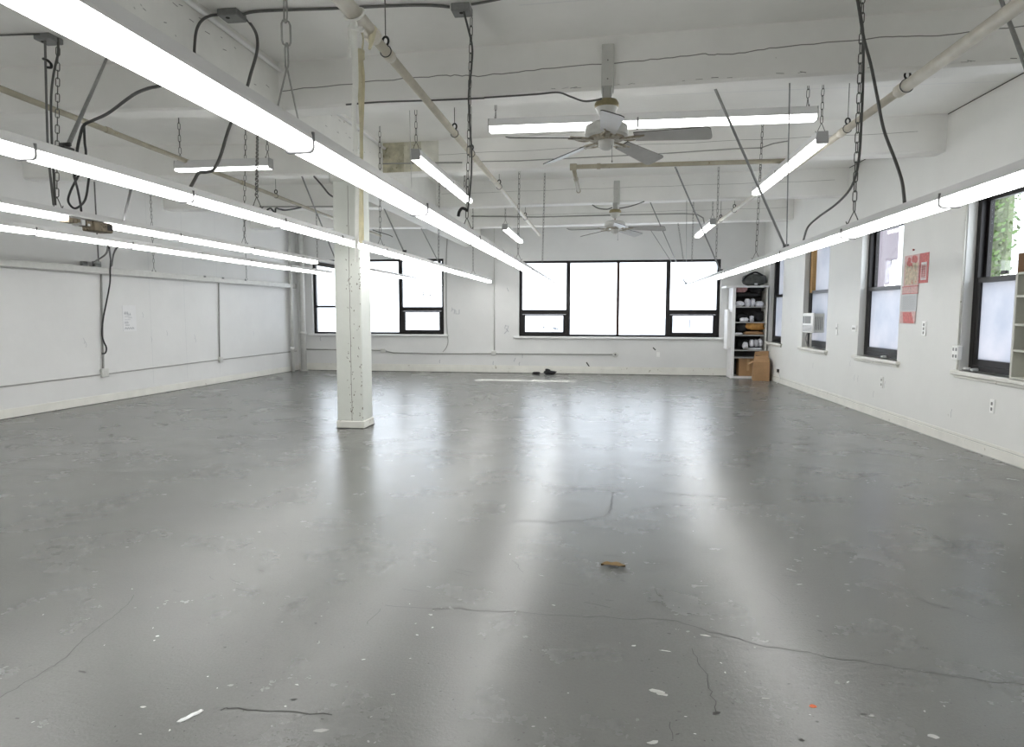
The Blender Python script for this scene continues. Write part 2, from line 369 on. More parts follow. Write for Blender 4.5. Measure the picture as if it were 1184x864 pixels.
MARK = [(48, 612, 2, .05, .012), (104, 622, 2, .025, .01), (99, 635, 2, .035, .014), (105, 639, 2, .018, .008), (147, 633, 2, .02, .01), (320, 643, 2, .04, .012), (424, 640, 2, .03, .01), (498, 711, 2, .025, .016),
        (182, 736, 2, .02, .013), (343, 792, 2, .02, .008), (420, 763, 2, .02, .006), (330, 817, 2, .014, .01), (370, 845, 2, .07, .02), (165, 818, 2, .03, .012), (532, 694, 2, .025, .012), (733, 747, 2, .022, .015),
        (815, 735, 2, .05, .015), (916, 622, 2, .035, .02), (942, 636, 2, .02, .014), (979, 676, 2, .03, .012), (981, 683, 2, .02, .01), (760, 800, 2, .07, .03), (765, 803, 2, .05, .02), (885, 808, 2, .035, .01), (1080, 852, 2, .04, .03),
        (980, 789, 2, .02, .008), (755, 859, 2, .05, .02), (770, 753, 2, .06, .008), (810, 678, 2, .12, .006), (640, 700, 2, .02, .006), (45, 635, 2, .02, .01), (924, 676, 2, .04, .008),
        (196, 601, 3, .06, .014), (210, 593, 3, .05, .012), (99, 658, 3, .06, .018), (58, 666, 3, .05, .008), (302, 660, 3, .06, .012), (245, 573, 3, .03, .008), (115, 566, 3, .05, .012), (260, 749, 3, .02, .012), (515, 556, 3, .04, .02),
        (315, 542, 3, .04, .01), (365, 721, 3, .015, .02), (290, 790, 3, .01, .01), (402, 789, 3, .012, .01), (340, 809, 3, .03, .014), (890, 582, 3, .06, .016), (922, 620, 3, .05, .018), (866, 580, 3, .02, .01), (797, 710, 3, .03, .014),
        (774, 733, 3, .02, .015), (778, 718, 3, .02, .01), (960, 645, 3, .09, .01), (948, 730, 3, .025, .015), (955, 736, 3, .02, .01), (998, 826, 3, .03, .012), (1008, 828, 2, .025, .012), (828, 825, 3, .035, .018), (927, 856, 3, .02, .016),
        (955, 583, 3, .05, .008), (1105, 632, 3, .05, .012), (1128, 673, 3, .04, .01), (1140, 700, 3, .03, .01), (1020, 792, 3, .02, .014), (945, 835, 3, .015, .012), (1093, 703, 3, .04, .01), (700, 652, 3, .03, .01), (1040, 645, 3, .06, .008), (650, 573, 3, .05, .006),
        (940, 817, 4, .028, .022), (685, 687, 3, .015, .01), (805, 688, 3, .02, .01), (720, 672, 3, .03, .012), (690, 672, 3, .02, .012), (20, 831, 3, .02, .01), (95, 777, 3, .05, .012), (38, 606, 2, .02, .012)]
for x, y, k, ra, rb in MARK: fleck(zz(x, y), (ra * .55, rb * .6), k, rnd.gauss(0, .35), 9)
for i in range(330):
    x, y = rnd.uniform(0, 1184), 445 + 419 * rnd.random() ** .75; p = zz(x, y)
    if lx(p.y) + .2 < p.x < rx(p.y) - .2: fleck(p, (rnd.uniform(.003, .010), rnd.uniform(.002, .005)), rnd.choice((2, 3, 3, 5)))
for i in range(420):
    x, y = rnd.uniform(0, 1184), 455 + 409 * rnd.random() ** .8; p = zz(x, y)
    if lx(p.y) + .2 < p.x < rx(p.y) - .2: k_ = min(1, p.y / 6); fleck(p, (rnd.uniform(.006, .020) * k_, rnd.uniform(.003, .007) * k_), rnd.choice((3, 3, 5)), rnd.gauss(0, .5))
# short dark drag marks
for i in range(70):
    x, y = rnd.uniform(200, 1184), rnd.uniform(470, 700); p = zz(x, y)
    if lx(p.y) + .2 < p.x < rx(p.y) - .3: q = Vector((rnd.uniform(.04, .14), rnd.uniform(-.05, .01), 0)); b.ribbon([p, p + q * .5 + Vector((0, rnd.uniform(-.01, .01), 0)), p + q], .004, UP, 1, .0006)
struct('floor', b, ['floor', 'crack', 'chipw', 'scuff', 'orangeb', 'dark'])

# walls: boxes around their openings, along local x
T = .36
def wall(name, mtx, s0, s1, z1, holes, matn, label, marks=None, T=.36):
    b = MB(); xs = sorted({s0, s1} | {h[0] for h in holes} | {h[1] for h in holes})
    for a, c in zip(xs, xs[1:]):
        hs = [h for h in holes if h[0] <= a + 1e-6 and h[1] >= c - 1e-6]
        if not hs: b.box((a, -T, -.25), (c, 0, z1), 0, mtx)
        else:
            h = hs[0]; b.box((a, -T, -.25), (c, 0, h[2]), 0, mtx); b.box((a, -T, h[3]), (c, 0, z1), 0, mtx)
    if marks: marks(b)
    return struct(name, b, [matn, 'ink_f', 'base', 'crack'], label)
# back wall frame: local x = world -X so that +y points into the room
BM = Matrix(((1, 0, 0, 0), (0, -1, 0, YB), (0, 0, 1, 0), (0, 0, 0, 1)))
A0, A1, AZ0, AZ1 = yy(600, 345, YB).x, yy(833, 345, YB).x, .965, 2.905
W0, W1, WZ0, WZ1 = yy(361, 345, YB).x, yy(513, 345, YB).x, 1.0, 2.985
def scrib(b, mtx, pts_list, w, k, off=.001):
    R3 = mtx.to_3x3()
    for pts in pts_list: b.ribbon([mtx @ Vector((p[0], 0, p[1])) for p in pts], w, R3 @ Vector((0, 1, 0)), k, off)
def bmark(x, y): p = yy(x, y, YB); return (p.x, p.z)
def back_marks(b):
    for x, y in ((523, 358), (587, 335), (584, 378), (370, 392), (600, 421), (604, 412), (570, 420), (595, 416), (508, 418)):
        p = bmark(x, y); scrib(b, BM, [[(p[0] + rnd.uniform(-.03, .03), p[1] + .05), (p[0], p[1]), (p[0] + rnd.uniform(-.03, .03), p[1] - .05)]], .016, 1)
    for l in ([(523, 358), (526, 358), (525, 363)], [(527, 359), (527, 363), (531, 363), (531, 358)], [(584, 377), (588, 377), (586, 383), (583, 386)], [(585, 380), (588, 384)]):
        scrib(b, BM, [[bmark(*p) for p in l]], .02, 1)
    for l in ([(678, 419), (680, 422), (682, 425)], [(755, 402), (758, 405)]): scrib(b, BM, [[bmark(*p) for p in l]], .03, 3)
wall('wall_back', BM, lx(YB) - T, rx(YB) + T, CZ + .2, [(W0, W1, WZ0, WZ1), (A0, A1, AZ0, AZ1)], 'wall', None, back_marks)
WIN = [(15.60, 16.66), (12.84, 14.18), (10.07, 11.44), (6.92, 8.50)]
WZB, WZT = .89, 2.95
def right_joint(b): b.ribbon([RM @ Vector((q, 0, CZ - .006)) for q in (YF, 5, 11, YB)], .012, RM.to_3x3() @ Vector((0, 1, 0)), 3, .0015)
def right_marks(b):
    for x, y in ((988, 437), (992, 438), (1010, 456), (1021, 441), (1023, 445), (1100, 478), (915, 370), (940, 423), (983, 420)):
        p = rl(x, y); scrib(b, RM, [[(p.x - .01, p.z + .05), (p.x + .01, p.z), (p.x, p.z - .05)]], .009, 1)
    right_joint(b)
wall('wall_right', RM, YF - .3, YB + .3, CZ + .2, [(a, c, WZB, WZT) for a, c in WIN], 'wall_r', None, right_marks, .235)
def left_marks(b):
    for x, y in ((97, 395), (99, 399), (175, 393), (193, 386), (225, 390), (226, 394), (293, 386), (50, 480), (165, 365)):
        p = ll(x, y); scrib(b, LM, [[(p.x - .01, p.z + .06), (p.x + .02, p.z), (p.x, p.z - .04)]], .008, 1)
    for pxx in (250.5, 172, 212):   # panel joints
        p = ll(pxx, 320); scrib(b, LM, [[(p.x, .2), (p.x, 3.9)]], .003, 1)
wall('wall_left', LM, YF - .3, YB + .3, CZ + .2, [], 'wall', None, left_marks)
FMX = Matrix(((1, 0, 0, 0), (0, 1, 0, YF), (0, 0, 1, 0), (0, 0, 0, 1)))
wall('wall_front', FMX, lx(YF) - T, rx(YF) + T, CZ + .2, [], 'wall', None)
b = MB(); b.box((lx(YF) - .4, YF - .3, CZ), (rx(YF) + .4, YB + .35, CZ + .2), 0)
for Yc in (1.6, 4.85, 7.9, 10.9):    # shuttering lines of the slab
    b.ribbon(jag([(GX1 if Yc > 0 else 0, Yc, CZ), (0, Yc - .02, CZ), (rx(Yc) - .05, Yc + .02, CZ)], .008), .02, (0, 0, -1), 1, .001)
b.ribbon([zz(600, 6, CZ), zz(700, -2, CZ)], .015, (0, 0, -1), 1, .001)
struct('ceiling', b, ['ceil', 'paper'])
for i in range(len(BEAMS)):
    b = MB()
    def one_side(xa, xb):
        q = .022; vs = []
        for X in (xa, xb):
            y0 = front(i, X if abs(X - GX0) > .3 else (xa + xb) / 2 + (X - (xa + xb) / 2) * .999); y1 = y0 + BW
            vs += [(X, y, z) for y, z in ((y0, CZ + .02), (y0, BZ + q), (y0 + q, BZ), (y1 - q, BZ), (y1, BZ + q), (y1, CZ + .02))]
        n = 6
        b.add(vs, [(j, (j + 1) % n, n + (j + 1) % n, n + j) for j in range(n)] + [tuple(range(n)), tuple(reversed(range(n, 2 * n)))], 0)
    one_side(GX1 - .02, 4.3); one_side(lx(BEAMS[i]) - .05, GX0 + .02)
    def face_line(pts, w, k):      # a line drawn on the front face
        b.ribbon([(x, front(i, x) - .0012, z) for x, z in pts], w, (0, -1, 0), k, .0008)
    if i == 2:
        cpts = [(-3.2, 3.73), (-2.2, 3.76), (-1.5, 3.765), (-1.2, 3.74), (-.6, 3.76), (.3, 3.77), (.8, 3.79), (1.0, 3.77), (1.4, 3.80), (2.2, 3.82), (2.6, 3.80), (3.0, 3.82), (4.1, 3.83)]; fine = []
        for a, c in zip(cpts, cpts[1:]):
            for j in range(8):
                t = j / 8; fine.append((a[0] + (c[0] - a[0]) * t, a[1] + (c[1] - a[1]) * t + rnd.uniform(-.006, .006)))
        face_line(fine, .008, 1)
        for q in range(26):       # flaked paint along the lower arris
            x = rnd.uniform(-1.2, 4.0); face_line([(x, BZ + .03 + rnd.uniform(-.006, .012)), (x + rnd.uniform(.01, .08), BZ + .03 + rnd.uniform(-.006, .008))], rnd.uniform(.002, .006), 1)
    if i == 3:      # damp stain beside the girder
        for xa, xb, k in ((GX1, -2.9, 2), (-2.9, -2.64, 4), (-2.64, -2.38, 3)):
            b.add([(x, front(3, x) - .003, z) for x, z in ((xa, BZ + .03), (xb, BZ + .03), (xb, CZ - .004), (xa, CZ - .004))], [(0, 1, 2, 3)], k)
    face_line([(-3.1 + .3 * q, 3.80 + .006 * math.sin(q * 1.7)) for q in range(24)], .004, 1) if i > 2 else None
    struct('ceiling_beam', b, ['beam', 'beamcrack', 'stain', 'stain_p', 'stain_m'])
b = MB(); b.box((GX0, YF - .1, GZF), (GX1, 8.6, CZ + .02), 0, None, .02); b.box((GX0, 8.6, GZ), (GX1, YB + .05, CZ + .02), 0, None, .02)
for i in range(60):
    p = Vector((GX1, rnd.uniform(1, 9), rnd.uniform(GZF + .1, CZ - .1))); b.ribbon([p, p + Vector((0, rnd.uniform(.01, .07), rnd.uniform(-.01, .01)))], .006, (1, 0, 0), 1, .001)
struct('ceiling_girder', b, ['girder', 'beamcrack'])
# baseboards
b = MB(); b.box((YF, 0, 0), (YB, .016, .115), 0, RM, .004); b.box((YF, 0, .122), (YB, .009, .150), 0, RM); b.box((YF, .016, 0), (YB, .02, .008), 1, RM); b.box((YF, 0, .115), (YB, .006, .122), 1, RM); struct('baseboard_right', b, ['base', 'conduit_g'])
b = MB(); b.box((YF, 0, 0), (YB, .018, .14), 0, LM, .004); b.box((YF, .018, 0), (YB, .022, .008), 1, LM); struct('baseboard_left', b, ['base', 'dark'])
b = MB(); b.box((lx(YB), 0, 0), (rx(YB), .02, .16), 0, BM, .005); b.box((lx(YB), .02, 0), (rx(YB), .026, .012), 1, BM); b.box((lx(YB), 0, .16), (rx(YB), .012, .20), 0, BM, .003); struct('baseboard_back', b, ['base', 'dark'])

# column
CY0 = 8.52; CX0 = yy(389.5, 450, CY0).x; CX1 = yy(419.5, 450, CY0).x; CY1 = xx(430.5, 450, CX1).y
col = thing('column', 'white square column with chipped paint standing on the grey floor', 'column', ((CX0 + CX1) / 2, (CY0 + CY1) / 2, 0))
b = MB(); b.box((CX0, CY0, .1), (CX1, CY1, GZ + .01), 0, None, .012)
xm = yy(406.5, 450, CY0).x
b.ribbon([(xm + rnd.uniform(-.004, .004), CY0, .1 + .08 * q) for q in range(40)], .006, (0, -1, 0), 1, .001)
for i in range(90):
    z = abs(rnd.gauss(0, .9)) + .12 if i % 3 else rnd.gauss(2.0, .12)
    if z > 3: continue
    x = rnd.choice([xm, CX1 - .015]) + rnd.gauss(0, .03); x = min(max(x, CX0 + .02), CX1 - .012)
    b.ribbon([(x, CY0, z), (x + rnd.uniform(-.012, .012), CY0, z + rnd.uniform(.008, .026))], rnd.uniform(.004, .011), (0, -1, 0), 1, .0012)
b.build('shaft', ['column', 'chip'], col)
b = MB(); b.box((CX0 - .012, CY0 - .014, 0), (CX1 + .014, CY1 + .014, .105), 0, None, .012); b.box((CX0 - .02, CY0 - .022, 0), (CX1 + .022, CY1 + .022, .006), 1); b.build('base', ['base', 'dark'], col)

# ------------------------------------------------------------------ windows
def frame_rect(b, mtx, x0, x1, z0, z1, w, y0, y1, k=0, wb=None, wt=None):
    wb = wb or w; wt = wt or w
    b.box((x0, y0, z0), (x0 + w, y1, z1), k, mtx); b.box((x1 - w, y0, z0), (x1, y1, z1), k, mtx)
    b.box((x0 + w, y0, z0), (x1 - w, y1, z0 + wb), k, mtx); b.box((x0 + w, y0, z1 - wt), (x1 - w, y1, z1), k, mtx)
def win_root(name, label, loc):
    o = bpy.data.objects.new(name, None); COL.objects.link(o); o.location = loc; o['kind'] = 'structure'; o['label'] = label; return o
def pane(b, mtx, x0, x1, z0, z1, y, k=0): b.box((x0, y - .003, z0), (x1, y + .003, z1), k, mtx)
def X_(px): return yy(px, 345, YB).x
def Z_(py): return yy(700, py, YB).z
# window A: four lights, opening sashes at the outer bottoms
w = win_root('window_1', 'wide dark framed window of four lights in the back wall', (A0, YB, AZ0))
fy0, fy1 = -.17, -.09
b = MB(); frame_rect(b, BM, A0, A1, AZ0, AZ1, .075, fy0, fy1, 0, .05, .06)
m1, m2, m3 = X_(657), X_(714.6), X_(772.5)
b.box((m1 - .055, fy0, AZ0 + .05), (m1 + .045, fy1, AZ1 - .06), 0, BM); b.box((m3 - .045, fy0, AZ0 + .05), (m3 + .055, fy1, AZ1 - .06), 0, BM)
zr = Z_(361) ; b.box((A0 + .075, fy0, zr - .06), (m1 - .055, fy1, zr + .06), 0, BM); b.box((m3 + .055, fy0, zr - .06), (A1 - .075, fy1, zr + .06), 0, BM)
b.build('window_frame', ['frame'], w)
b = MB(); b.box((m2 - .035, fy0, AZ0 + .05), (m2 + .035, fy1, AZ1 - .06), 0, BM); b.build('mullion', ['frame_b'], w)
for x0, x1 in ((A0 + .075, m1 - .055), (m3 + .055, A1 - .075)):
    b = MB(); frame_rect(b, BM, x0 + .002, x1 - .002, AZ0 + .052, zr - .062, .075, fy0 + .01, fy1 + .02, 0, .06, .03); s = b.build('opening_sash', ['frame'], w)
    b = MB(); pane(b, BM, x0 + .077, x1 - .077, AZ0 + .112, zr - .092, -.13)
    p = b.build('pane', ['glass'], s)
for x0, x1, z0 in ((A0 + .075, m1 - .055, zr + .06), (m1 + .045, m2 - .035, AZ0 + .05), (m2 + .035, m3 - .045, AZ0 + .05), (m3 + .055, A1 - .075, zr + .06)):
    b = MB(); pane(b, BM, x0, x1, z0, AZ1 - .06, -.13); b.build('pane', ['glass'], w)
b = MB(); b.box((A0 - .14, -.09, AZ0 - .055), (A1 + .17, .05, AZ0), 0, BM, .008); b.build('window_sill', ['shelf'], w)
def gm(l): return [(lambda q: (q.x, q.z))(yy(*p, YB + .12)) for p in l]
b = MB(); scrib(b, Matrix(((1, 0, 0, 0), (0, -1, 0, YB + .125), (0, 0, 1, 0), (0, 0, 0, 1))), [gm(l) for l in ([(627, 378.5), (631, 378.5)], [(629, 378), (628, 382)], [(634, 379), (638, 380), (641, 379), (646, 381)], [(640, 380), (643, 381)])], .022, 0); b.build('scribble', ['ink'], w)
# window B
w = win_root('window_2', 'dark framed window in the back wall partly hidden by the column', (W0, YB, WZ0))
b = MB(); frame_rect(b, BM, W0, W1, WZ0, WZ1, .07, fy0, fy1, 0, .05, .06)
m1, m2 = X_(411), X_(462)
for q in (m1, m2): b.box((q - .05, fy0, WZ0 + .05), (q + .05, fy1, WZ1 - .06), 0, BM)
zl = Z_(354.5); zr = Z_(357.5)
b.box((W0 + .07, fy0, zl - .03), (m1 - .05, fy1, zl + .03), 0, BM); b.box((m2 + .05, fy0, zr - .055), (W1 - .07, fy1, zr + .055), 0, BM)
b.build('window_frame', ['frame'], w)
b = MB(); frame_rect(b, BM, m2 + .052, W1 - .072, WZ0 + .052, zr - .057, .07, fy0 + .01, fy1 + .02, 0, .06, .03); s = b.build('opening_sash', ['frame'], w)
b = MB(); pane(b, BM, m2 + .122, W1 - .142, WZ0 + .112, zr - .087, -.13); b.build('pane', ['glass'], s)
for x0, x1, z0, z1 in ((W0 + .07, m1 - .05, WZ0 + .05, zl - .03), (W0 + .07, m1 - .05, zl + .03, WZ1 - .06), (m1 + .05, m2 - .05, WZ0 + .05, WZ1 - .06), (m2 + .05, W1 - .07, zr + .055, WZ1 - .06)):
    b = MB(); pane(b, BM, x0, x1, z0, z1, -.13); b.build('pane', ['glass'], w)
b = MB(); b.box((W0 - .12, -.09, WZ0 - .055), (W1 + .12, .05, WZ0), 0, BM, .008); b.build('window_sill', ['shelf'], w)
GBM = Matrix(((1, 0, 0, 0), (0, -1, 0, YB + .125), (0, 0, 1, 0), (0, 0, 0, 1)))
b = MB(); scrib(b, GBM, [gm(l) for l in ([(489, 338), (489, 343)], [(489, 338), (491.5, 339), (491.5, 340.5), (489, 341)], [(492.5, 343), (494, 338), (495.5, 343)], [(497, 338), (497, 346)], [(497, 338), (499.5, 339), (499.5, 341), (497, 341.5)], [(507, 337), (507, 343), (509, 345)],
    [(474, 363), (477, 363), (477.5, 366), (475, 366.5), (474, 363)], [(489, 363), (493, 363), (489, 367), (493, 367)], [(494, 366), (501, 362)], [(492, 370), (491, 374)], [(468, 372), (476, 372)])], .028, 0); b.build('scribble', ['faint'], w)

# right wall windows: tall sash windows
def sash_window(n, a, c, label, extra=None, upper_clear=True, rail=1.96):
    w = win_root('window_%d' % n, label, RM @ Vector(((a + c) / 2, 0, WZB)))
    y0, y1 = -.21, -.10
    b = MB(); frame_rect(b, RM, a, c, WZB + .01, WZT, .075, y0, y1, 0, .06, .06); b.build('window_frame', ['frame'], w)
    b = MB(); frame_rect(b, RM, a + .077, c - .077, WZB + .072, rail + .03, .055, -.155, -.102, 0, .07, .06); s = b.build('lower_sash', ['frame'], w)
    b = MB(); pane(b, RM, a + .132, c - .132, WZB + .142, rail - .03, -.13); b.build('pane', ['frosted'], s)
    b = MB(); frame_rect(b, RM, a + .077, c - .077, rail - .028, WZT - .062, .05, -.208, -.16, 0, .05, .05); s = b.build('upper_sash', ['frame'], w)
    b = MB(); pane(b, RM, a + .127, c - .127, rail + .022, WZT - .112, -.185); b.build('pane', ['glass' if upper_clear else 'frosted'], s)
    b = MB(); b.box((a - .10, -.10, WZB - .05), (c + .09, .06, WZB), 0, RM, .008); b.box((a - .07, 0, WZB - .085), (c + .06, .03, WZB - .052), 0, RM, .006); b.build('window_sill', ['base'], w)
    if extra: extra(w)
    return w
sash_window(3, *WIN[0], 'narrow sash window in the right wall beside the shelving corner', None, False, 1.97)
def ex2(w):
    b = MB(); b.box((WIN[1][1] - .17, -.17, 1.97), (WIN[1][1] - .06, -.095, 2.9), 0, RM); b.build('plywood_strip', ['wood'], w)
sash_window(4, *WIN[1], 'right wall sash window holding the air conditioner', ex2, False, 1.98)
sash_window(5, *WIN[2], 'right wall sash window left of the red calendar', None, True, 1.94)
def ex4(w):
    b = MB(); m = (WIN[3][1] + WIN[3][0]) / 2
    b.box((m - .05 + .2, -.102, 1.985), (m + .05 + .2, -.07, 2.02), 0, RM, .006); b.build('sash_lock', ['frame'], w)
sash_window(6, *WIN[3], 'right wall sash window with ivy outside, beside the cream shelf', ex4, True, 1.94)

# ------------------------------------------------------------------ strip lights
def strip_light(name, label, p0, p1, joints, dark=(), w=.11, hl=.044, hh=.055, lensmat='lens', housemat='housing', group=None, capped=True, tubes=False):
    p0 = Vector(p0); p1 = Vector(p1); d = p1 - p0; Lg = d.length; d.normalize()
    side = d.cross(Vector((0, 0, 1))).normalized(); up = side.cross(d)
    X = Matrix((side, d, up)).transposed().to_4x4(); X.translation = p0
    root = thing(name, label, 'ceiling light', p0, group)
    h = w / 2
    b = MB(); b.prism([(-h - .004, hl), (-h - .004, hl + .012), (-h * .86, hl + hh), (h * .86, hl + hh), (h + .004, hl + .012), (h + .004, hl)], 0, Lg, 0, X)
    b.build('housing', [housemat], root)
    cuts = [0] + [j for j in joints if .05 < j < Lg - .05] + [Lg]
    q_ = min(.016, hl * .6)
    prof = [(-h, hl)] + [(-h + q_ - q_ * math.cos(PI / 2 * t / 4), q_ - q_ * math.sin(PI / 2 * t / 4)) for t in range(5)] + [(h - q_ + q_ * math.sin(PI / 2 * t / 4), q_ - q_ * math.cos(PI / 2 * t / 4)) for t in range(5)] + [(h, hl)]
    for a, c in zip(cuts, cuts[1:]):
        segs = [(a, c)]
        for q0, q1 in dark:
            ns = []
            for s0, s1 in segs:
                if q1 <= s0 or q0 >= s1: ns.append((s0, s1)); continue
                if q0 > s0 + .03: ns.append((s0, q0))
                if q1 < s1 - .03: ns.append((q1, s1))
            segs = ns
        for s0, s1 in segs:
            if s1 - s0 < .06: continue
            b = MB(); b.prism(prof, s0 + .008, s1 - .008, 0, X, True); df = b.build('diffuser', [lensmat], root)
            if tubes:
                for sx in (-.024, .024):
                    b = MB(); b.tube([X @ Vector((sx, s0 + .03, hl * .5)), X @ Vector((sx, s1 - .03, hl * .5))], .013, 0, 8)
    for j in cuts[1:-1]:
        if any(q0 - .02 <= j <= q1 + .02 for q0, q1 in dark): continue
        b = MB(); ring = [X @ Vector((p[0] * 1.05, j, p[1] - .003)) for p in prof] 
        b.tube([X @ Vector((-h * 1.05, j, hl + .03))] + ring + [X @ Vector((h * 1.05, j, hl + .03))], .0085, 0, 6); b.build('joint_clip', ['clip'], root)
    if capped:
        for e in (0, Lg):
            b = MB(); b.prism([(p[0] * 1.03, p[1]) for p in prof] + [(h * .9, hl + hh), (-h * .9, hl + hh)], e - .006 if e == 0 else e - .004, e + .004 if e == 0 else e + .006, 0, X); b.build('end_cap', ['housing_dull'], root)
    return root, X
ROWS = {}
ZROW = {1: 2.214, 2: 2.335, 3: 2.372, 4: 2.37, 5: 2.155}; HT = .099
def row_y(px, X): return min(xx(px, 300, X).y, 16.6)
def row(key, label, X, y0, y1, jpx, extra_j=(), dark=(), group=None):
    js = [row_y(p, X) - y0 for p in jpx] + [q - y0 for q in extra_j]
    r = strip_light('strip_light_row', label, (X, y0, ZROW[key]), (X, y1, ZROW[key]), sorted(js), [(a - y0, c - y0) for a, c in dark])
    ROWS[key] = (X, y0, y1, r); return r
row(1, 'nearest long row of lit fluorescent strips, crossing the photo from its top left corner', -1.255, -2.4, 16.9, (350, 485, 548), (-1, .8, 7.8, 9.4, 11, 12.6, 14.2, 15.6))
row(2, 'second long row of lit strips, running across the front of the column', -2.945, -2.4, 16.9, (37, 218, 325, 391, 443), (-.8, .6, 1.7, 9.4, 11, 12.6, 14.2))
g0 = row_y(76, -4.805); g1 = row_y(127, -4.805); e0 = row_y(364, -4.805)
r3, X3 = row(3, 'third long row of strips, with one cover missing and a rusty ballast showing', -4.805, -2.4, 16.5, (205, 290, 347), (-.9, .8, 2.4, 3.6, e0, e0 + 1.05, 12.5, 14, 15.3), dark=((g0, g1), (e0, e0 + 1.0)))
row(4, 'long row of lit strips hung closest to the left wall', -5.975, -2.4, 14.0, (39, 150, 230, 287, 333), (-.9, .6, 2.2, 3.8, 13.0))
row(5, 'single long row of lit strips running along the right side of the room', 1.915, -2.4, 16.7, (1095, 980, 908, 839), (-.8, .8, 2.6, 11, 14.8))
# bare section of the third row: brackets and ballast
a = g0 + 2.4; gl = g1 - g0
b = MB(); b.box((-.045, a + .02 * gl, -.012), (.045, a + .20 * gl, .03), 0, X3); b.box((-.05, a + .28 * gl, -.02), (.05, a + .36 * gl, .03), 1, X3); b.box((-.04, a + .22 * gl, .0), (.04, a + .28 * gl, .03), 0, X3); b.box((-.03, a + .38 * gl, -.022), (.056, a + .50 * gl, .03), 0, X3); b.box((.02, a + .40 * gl, -.02), (.058, a + .45 * gl, .0), 1, X3)
b.build('tube_socket', ['ballast', 'housing'], r3)
b = MB(); b.box((-.065, a + .52 * gl, -.055), (.07, a + gl - .02, .035), 0, X3, .008); b.box((.07, a + .82 * gl, -.035), (.072, a + .95 * gl, .02), 1, X3); bl = b.build('ballast', ['ballast', 'scuff'], r3); bl['label'] = 'rusty brown ballast box'
b = MB(); b.box((-.06, e0 + 2.4 + .02, -.02), (.06, e0 + 2.4 + .98, .031), 0, X3, .01); ul = b.build('unlit_cover', ['scuff'], r3); ul['label'] = 'dark unlit section'

# short strips higher up
def fixture(label, px0, px1, z, axis, joints=(.5,), n=None, **kw):
    p0 = zz(*px0, z); p1 = zz(*px1, z)
    if axis == 'y': p1.x = p0.x = (p0.x + p1.x) / 2
    else: p1.y = p0.y = (p0.y + p1.y) / 2
    L = (p1 - p0).length
    r = strip_light('strip_light', label, p0, p1, [j * L for j in joints], lensmat=kw.pop('lm', 'lens_w'), w=.12, hl=kw.pop('hl', .05), hh=kw.pop('hh', .075), **kw)
    return p0, p1, r[0]
fcross = fixture('crosswise lit strip light hanging behind the nearer ceiling fan', (567, 155), (945, 138), 3.4, 'x', (.47,))
fL = fixture('upper lit strip light left of centre, beside the left sprinkler pipe', (480, 185), (542, 235), 3.33, 'y', (.55,))
fR = fixture('upper lit strip light below the right sprinkler pipe', (957, 166), (870, 226), 3.3, 'y', (.55,))
fsL = fixture('small far strip light near the end of the left sprinkler pipe', (580, 266), (605, 281), 3.3, 'y', ())
fsR = fixture('small far strip light near the end of the right sprinkler pipe', (828, 260), (803, 275), 3.3, 'y', ())
fLB = fixture('short crosswise strip light hanging in the dark left bay', (200, 197), (317, 197), 3.33, 'x', (), hl=.025, hh=.10)
fLB2 = fixture('small far strip light seen just left of the column', (361, 268), (391, 276), 3.3, 'y', ())

# ------------------------------------------------------------------ chains, rods and cables
def chain_mesh(b, p0, p1, link=.075, wd=.024, wire=.0032, k=0, seg=5):
    p0 = Vector(p0); p1 = Vector(p1); d = p1 - p0; L = d.length; d.normalize()
    a = d.orthogonal().normalized(); c = d.cross(a); pitch = link - 2 * wire * 1.6; n = max(1, round(L / pitch)); pitch = L / n
    for i in range(n):
        u = a if i % 2 else c; ctr = p0 + d * (pitch * (i + .5)); hl = pitch * .5 + wire * 1.2 - wd * .5; pts = []
        for sgn in (1, -1):
            for t in range(seg):
                th = PI * t / (seg - 1); pts.append(ctr + d * (sgn * (hl + math.sin(th) * wd * .5)) + u * (math.cos(th) * wd * .5 * sgn))
        b.tube(pts, wire, k, 5, closed=True)
def hook_v(b, p, spread, drop, k=0, axis=(1, 0, 0), r=.003):
    p = Vector(p); ax = Vector(axis)
    for s in (-1, 1):
        e = p + ax * (spread * s) + Vector((0, 0, -drop)); b.tube(smooth_path([p, p + ax * (spread * .45 * s) - Vector((0, 0, drop * .45)), e, e + ax * (.012 * s) + Vector((0, 0, .02))], 3), r, k, 5)
def hang_chain(label, px, rowkey=None, fix=None, top=None, ztop=None, px_top=None, mat_='chain', group=None, axis=(1, 0, 0), wire=.0034, at=None, link=.08, fork=(.045, .10)):
    """a chain from the structure down to a light; px = picture column where it meets the light"""
    if rowkey: X, y0, y1, r = ROWS[rowkey]; Y = row_y(px, X); bot = Vector((X, Y, ZROW[rowkey] + HT))
    else: bot = Vector(at)
    t = Vector((bot.x, bot.y, 0)); t.z = (ztop or top_at(bot.y, bot.x)) - .002
    if px_top: t = zz(*px_top, ztop or CZ); t = on_beam(t) if ztop == BZ else t
    root = thing('hanging_chain', label, 'chain', bot, group)
    b = MB(); chain_mesh(b, t, bot + Vector((0, 0, fork[1])), link, link * .34, wire); b.build('links', [mat_], root)
    b = MB(); hook_v(b, bot + Vector((0, 0, fork[1])), fork[0], fork[1], 0, axis, wire); b.build('fork_hook', [mat_], root)
    return root
hang_chain('large bright link chain with a fork, holding the nearest light row', 338, 1, mat_='chain_l', wire=.004, link=.10, axis=(0, 1, 0), fork=(.10, .20))
hang_chain('chain with a cable wound round it, holding the nearest light row', 540, 1, px_top=(545, 20), wire=.0036)
hang_chain('thin chain to the nearest light row, left of the far small strip light', 599, 1, px_top=(601, 160))
hang_chain('thin chain to the nearest light row, passing the end of the left sprinkler pipe', 627, 1, px_top=(630, 200))
